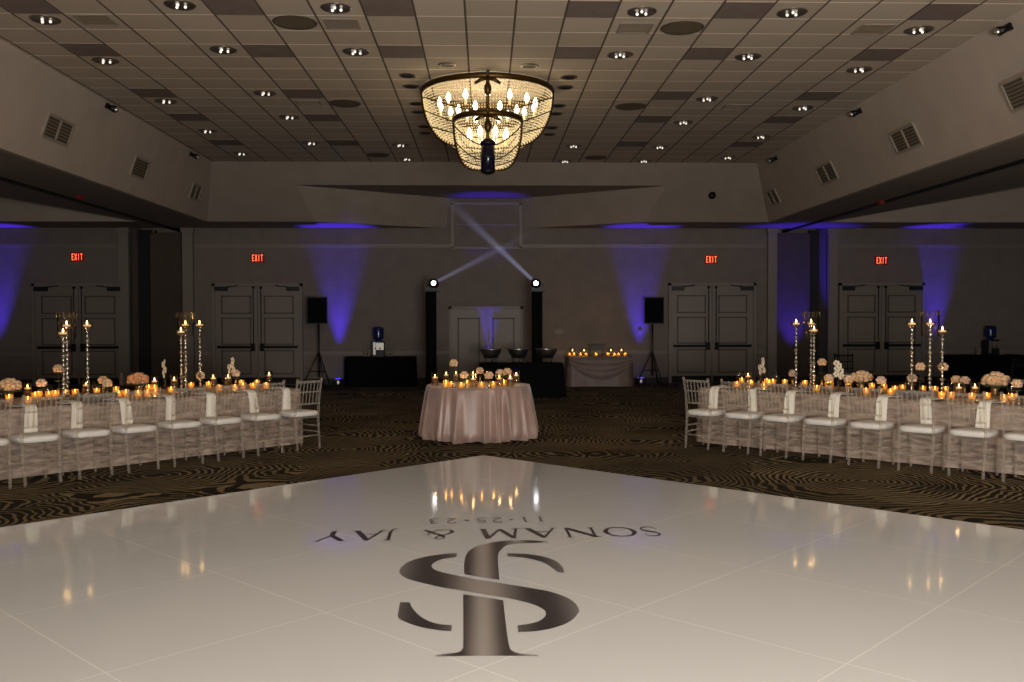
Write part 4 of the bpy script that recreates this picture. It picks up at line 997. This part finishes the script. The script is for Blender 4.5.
# blush table with candles near the back wall
D2 = DW-1.25
x0, x1 = on_y(568, 370, D2).x, on_y(633, 370, D2).x
c = black_table(x0, x1, D2, .7, .78, 'blush draped table with candles by the back wall, right of the buffet', 'draped blush cloth on the candle table by the back wall', 'satin2', .06)
FC = c
sw = MB(); pts = []
for j in range(9):
    for i in range(25):
        u = i/24; v = j/8; z = .77-v*(.12+.46*math.sin(PI*u)**.8)-.0; y = D2-.055-.05*v-.02*math.sin(v*12+math.sin(PI*u)*2)
        pts.append((x0+.02+(x1-x0-.04)*u, y, z))
sw.grid(pts, 25); tag(sw.build('swag_drape', 'satin2'), 'curved blush swag draped across the front of the back wall candle table', 'drape')
bk = []
for px, py in ((572.5,348),(569.5,351),(574,354.5),(584,349),(580.5,352),(586,354.5),(596,351),(611,349),(608,352),(614.5,354.5),(621.5,349),(618.5,351.5),(625,354.5)):
    yy = D2+(.45 if py < 350 else .28 if py < 353 else .12); p = on_y(px, py, yy); k_ = 'c' if py < 350 else 'v'; o = inst(KIND[k_][0], (p.x, yy, .782)); bk.append((k_, px, o))
label_items(bk, 'blush table by the back wall', '')
p = on_y(597, 350, D2+.55); t = thing('card_box', 'black open frame stand among candles on the back wall table', 'stand', (p.x, D2+.56, .782))
for sx in (-1, 1):
    for sy in (-1, 1): MB().box((sx*.17, sy*.08, .14), (.02,.02,.28)).build('leg', 'blackplastic', t)
MB().box((0,0,.285), (.48,.22,.02)).box((0,.08,.2), (.36,.01,.15)).build('top', 'blackplastic', t)
# service things behind: uplights
t = thing('uplight', 'x', 'uplight')
MB().lathe([(0,0),(.10,0),(.11,.03),(.11,.16),(.095,.17),(0,.165)], 18).build('housing', 'steel', t); MB().lathe([(.085,.172),(0,.174)], 16).build('lens', no_sample(M('blue_lens', (60,60,255), .3, 0, (60,60,255), 3)), t)
q = MB().tube([(-.13,0,.02),(-.13,0,.13)], .01).tube([(.13,0,.02),(.13,0,.13)], .01).bx(-.14,.14,-.05,.05,.0,.012); q.build('yoke', 'darkmetal', t); PROTO['up'] = (t, False)
BL = (.07,.028,1)
def uplight(px, yy, show=None, e=1900, lean=-.02, spot=.58, zt=None):
    X = on_y(px, 370, yy).x
    if show: tag(inst('up', (X, yy, 0)), show, 'uplight', 'floor uplights')
    lamp('uplight_lamp', 'SPOT', (X, yy, .2), e, BL, .05, (X, yy+lean*4, 4.2), spot_size=spot, spot_blend=.75)
uplight(338, DW-.25, 'small silver floor uplight by the left speaker stand')
uplight(641, DW-.25, 'small silver floor uplight by the right speaker stand', 1600)
uplight(489, DW-.26, None, 850, -.01, .5)
uplight(-6, DW-.30, None, 1900)
uplight(797, DW-.1, None, 900, .02, .9)
uplight(940, DW-.30, None, 1900)

# ------------------------------------------------------------------ speakers on stands
DSP = DW-.75
for px, nm in ((319,'left'), (652.5,'right')):
    X = on_y(px, 350, DSP).x; zt = on_y(px, 324, DSP).z; zb = on_y(px, 297, DSP).z
    t = thing('speaker_stand', 'black tripod speaker stand %s of the centre, by the back wall' % nm, 'stand', (X, DSP, 0))
    MB().cyl((0,0,.25), .022, zt-.25, 10).build('pole', 'blackplastic', t); MB().cyl((0,0,.78), .035, .1, 10).build('collar', 'blackplastic', t)
    for k_ in range(3):
        a = (-PI/2+.5)+k_*2.094; MB().tube([(.02*math.cos(a), .02*math.sin(a), .85), (.42*math.cos(a), .42*math.sin(a), .02)], .014).tube([(.02*math.cos(a), .02*math.sin(a), .38), (.24*math.cos(a), .24*math.sin(a), .385)], .009).ball((.42*math.cos(a), .42*math.sin(a), .018), .018).build('leg', 'blackplastic', t)
    t = thing('loudspeaker', 'black box loudspeaker on the tripod stand %s of the centre' % nm, 'speaker', (X, DSP, zt))
    h = zb-zt; P = [(-.26,-.22),(.26,-.22),(.17,.2),(-.17,.2)]
    m_ = MB().add([(x, y, z) for z in (0, h) for x, y in P], [(3,2,1,0),(4,5,6,7),(0,1,5,4),(1,2,6,5),(2,3,7,6),(3,0,4,7)]); m_.build('cabinet', 'blackplastic', t)
    MB().bx(-.24,.24,-.235,-.222,.03,h-.03).build('grille', 'black', t); MB().lathe([(.02,0),(.16,0),(.17,-.012),(0,-.03)], 20).build('woofer', 'black', t).location = (0,-.24,.24)
    t.children[-1].rotation_euler = (PI/2, 0, 0)

# ------------------------------------------------------------------ moving head light towers and beams
DT_ = 22.1
heads = {}
for px, nm in ((431,'left'), (537,'right')):
    b0 = on_y(px, 288, DT_); X = b0.x; zt = on_y(px, 291, DT_).z
    t = thing('light_tower', 'tall black draped light tower %s of the centre door' % nm, 'tower', (X, DT_, 0))
    MB().bx(-.28,.28,-.28,.28,0,.02).build('base_plate', 'darkmetal', t)
    n_ = 32; V = []; 
    for j in range(12):
        for i in range(n_):
            a = 2*PI*i/n_; ca, sa = math.cos(a), math.sin(a); e = 1/(abs(ca)**4+abs(sa)**4)**.25; r_ = (.118+.008*math.sin(a*12))*e+(.02*(1-j/3) if j < 3 else 0); V.append((r_*ca, r_*sa, .02+(zt-.04)*j/11))
    Fs = [(j*n_+i, j*n_+(i+1) % n_, (j+1)*n_+(i+1) % n_, (j+1)*n_+i) for j in range(11) for i in range(n_)]
    MB().add(V, Fs, True).build('fabric_cover', 'black', t); MB().bx(-.2,.2,-.2,.2,zt-.02,zt).build('top_plate', 'darkmetal', t)
    lens = on_y(433.5 if nm == 'left' else 536, 283.2, DT_-.12)
    hd = thing('moving_head_light', 'black moving head light with bright white lens on the %s tower' % nm, 'stage light', (X, DT_, zt))
    MB().bx(-.14,.14,-.12,.12,0,.09).build('base', 'blackplastic', hd)
    MB().bx(-.15,-.125,-.05,.05,.08,.2).bx(.125,.15,-.05,.05,.08,.2).build('yoke', 'blackplastic', hd)
    c = Vector((0,0,.21)); heads[nm] = (lens, X, zt)
    tgt = on_y(545, 226, DT_-1.5) if nm == 'left' else on_y(437, 190, DT_-.2)
    d = (tgt-lens).normalized(); ax = (Vector((0,-1,.12))).normalized()
    lc = lens-Vector((X, DT_, zt))
    q = MB().tube([lc-ax*.2, lc-ax*.1, lc-ax*.005], [.10,.125,.115], 18); ho = q.build('lamp_head', 'blackplastic', hd)
    MB().ball(lc, .052, 14, 10, (1,.5,1)).build('lens', 'lens', ho)
    # beam through the haze
    Ln = (tgt-lens).length; bmn = M('haze_'+nm, (255,255,255)); N, L, b = nt(bmn); N.remove(b)
    ve = N.new('ShaderNodeEmission'); ve.inputs[0].default_value = lin((205,205,255)); v, x, y, z = sep(N, L)
    f1 = mth(N, L, 'DIVIDE', z, Ln); fall = mth(N, L, 'POWER', mth(N, L, 'SUBTRACT', 1.0, mth(N, L, 'MINIMUM', f1, 1.0)), 1.6)
    rr_ = mth(N, L, 'SQRT', mth(N, L, 'ADD', mth(N, L, 'MULTIPLY', x, x), mth(N, L, 'MULTIPLY', y, y)))
    rad = mth(N, L, 'MULTIPLY_ADD', f1, .14 if nm == 'right' else .10, .055); sof = mth(N, L, 'MAXIMUM', mth(N, L, 'SUBTRACT', 1.0, mth(N, L, 'DIVIDE', rr_, rad)), 0.)
    st = mth(N, L, 'DIVIDE', mth(N, L, 'MULTIPLY', mth(N, L, 'MULTIPLY', fall, sof), .22 if nm == 'right' else .12), rad)
    L.new(st, ve.inputs[1]); L.new(ve.outputs[0], N['Material Output'].inputs['Volume'])
    no_sample(bmn); bmn.volume_intersection_method = 'ACCURATE' if hasattr(bmn, 'volume_intersection_method') and False else getattr(bmn, 'volume_intersection_method', 'FAST')
    o = MB().lathe([(.0005,0),(.057,.03),(.055+(.14 if nm == 'right' else .10)*.9,Ln*.9),(.0005,Ln)], 24).build('light_shaft', bmn, None, lens+d*.12); o.rotation_euler = d.to_track_quat('Z', 'Y').to_euler()
    tag(o, 'pale light beam through haze rising from the %s tower, crossing the other beam' % nm, 'light beam')

# a few spare dark chairs standing behind the right table
dc = chair_proto('darkmetal', 'chiavari_chair'); PROTO['dchair'] = (dc, False)
for px, py, rz, wh in ((1011,379,.25,'at the far right, before the drinks table'), (845,372,2.9,'behind the right long table, before the far right door')):
    p = on_y(px, py, 18.5 if px > 900 else 20.5); tag(inst('dchair', (p.x, p.y, 0), rz), 'dark chair '+wh, 'chair')

# ------------------------------------------------------------------ lights
lamp('bounce_light', 'AREA', (.6, -2.2, 5.15), 430, (1,1,1), target=(.6, 2.2, 0), size=4.5)
bpy.data.lights['bounce_light'].size = 4.5
lamp('up_bounce', 'AREA', (1.5, -1.5, 1.2), 1450, (1,.965,.92), target=(1.8, 1.4, 5.4))
bpy.data.lights['up_bounce'].size = 2.5
w = bpy.data.worlds.new('world'); bpy.context.scene.world = w; w.use_nodes = True
w.node_tree.nodes['Background'].inputs[0].default_value = (.02,.018,.02,1); w.node_tree.nodes['Background'].inputs[1].default_value = .3
cy = bpy.context.scene.cycles
cy.max_bounces = 8; cy.transparent_max_bounces = 24; cy.sample_clamp_indirect = 4; cy.caustics_reflective = False; cy.caustics_refractive = False
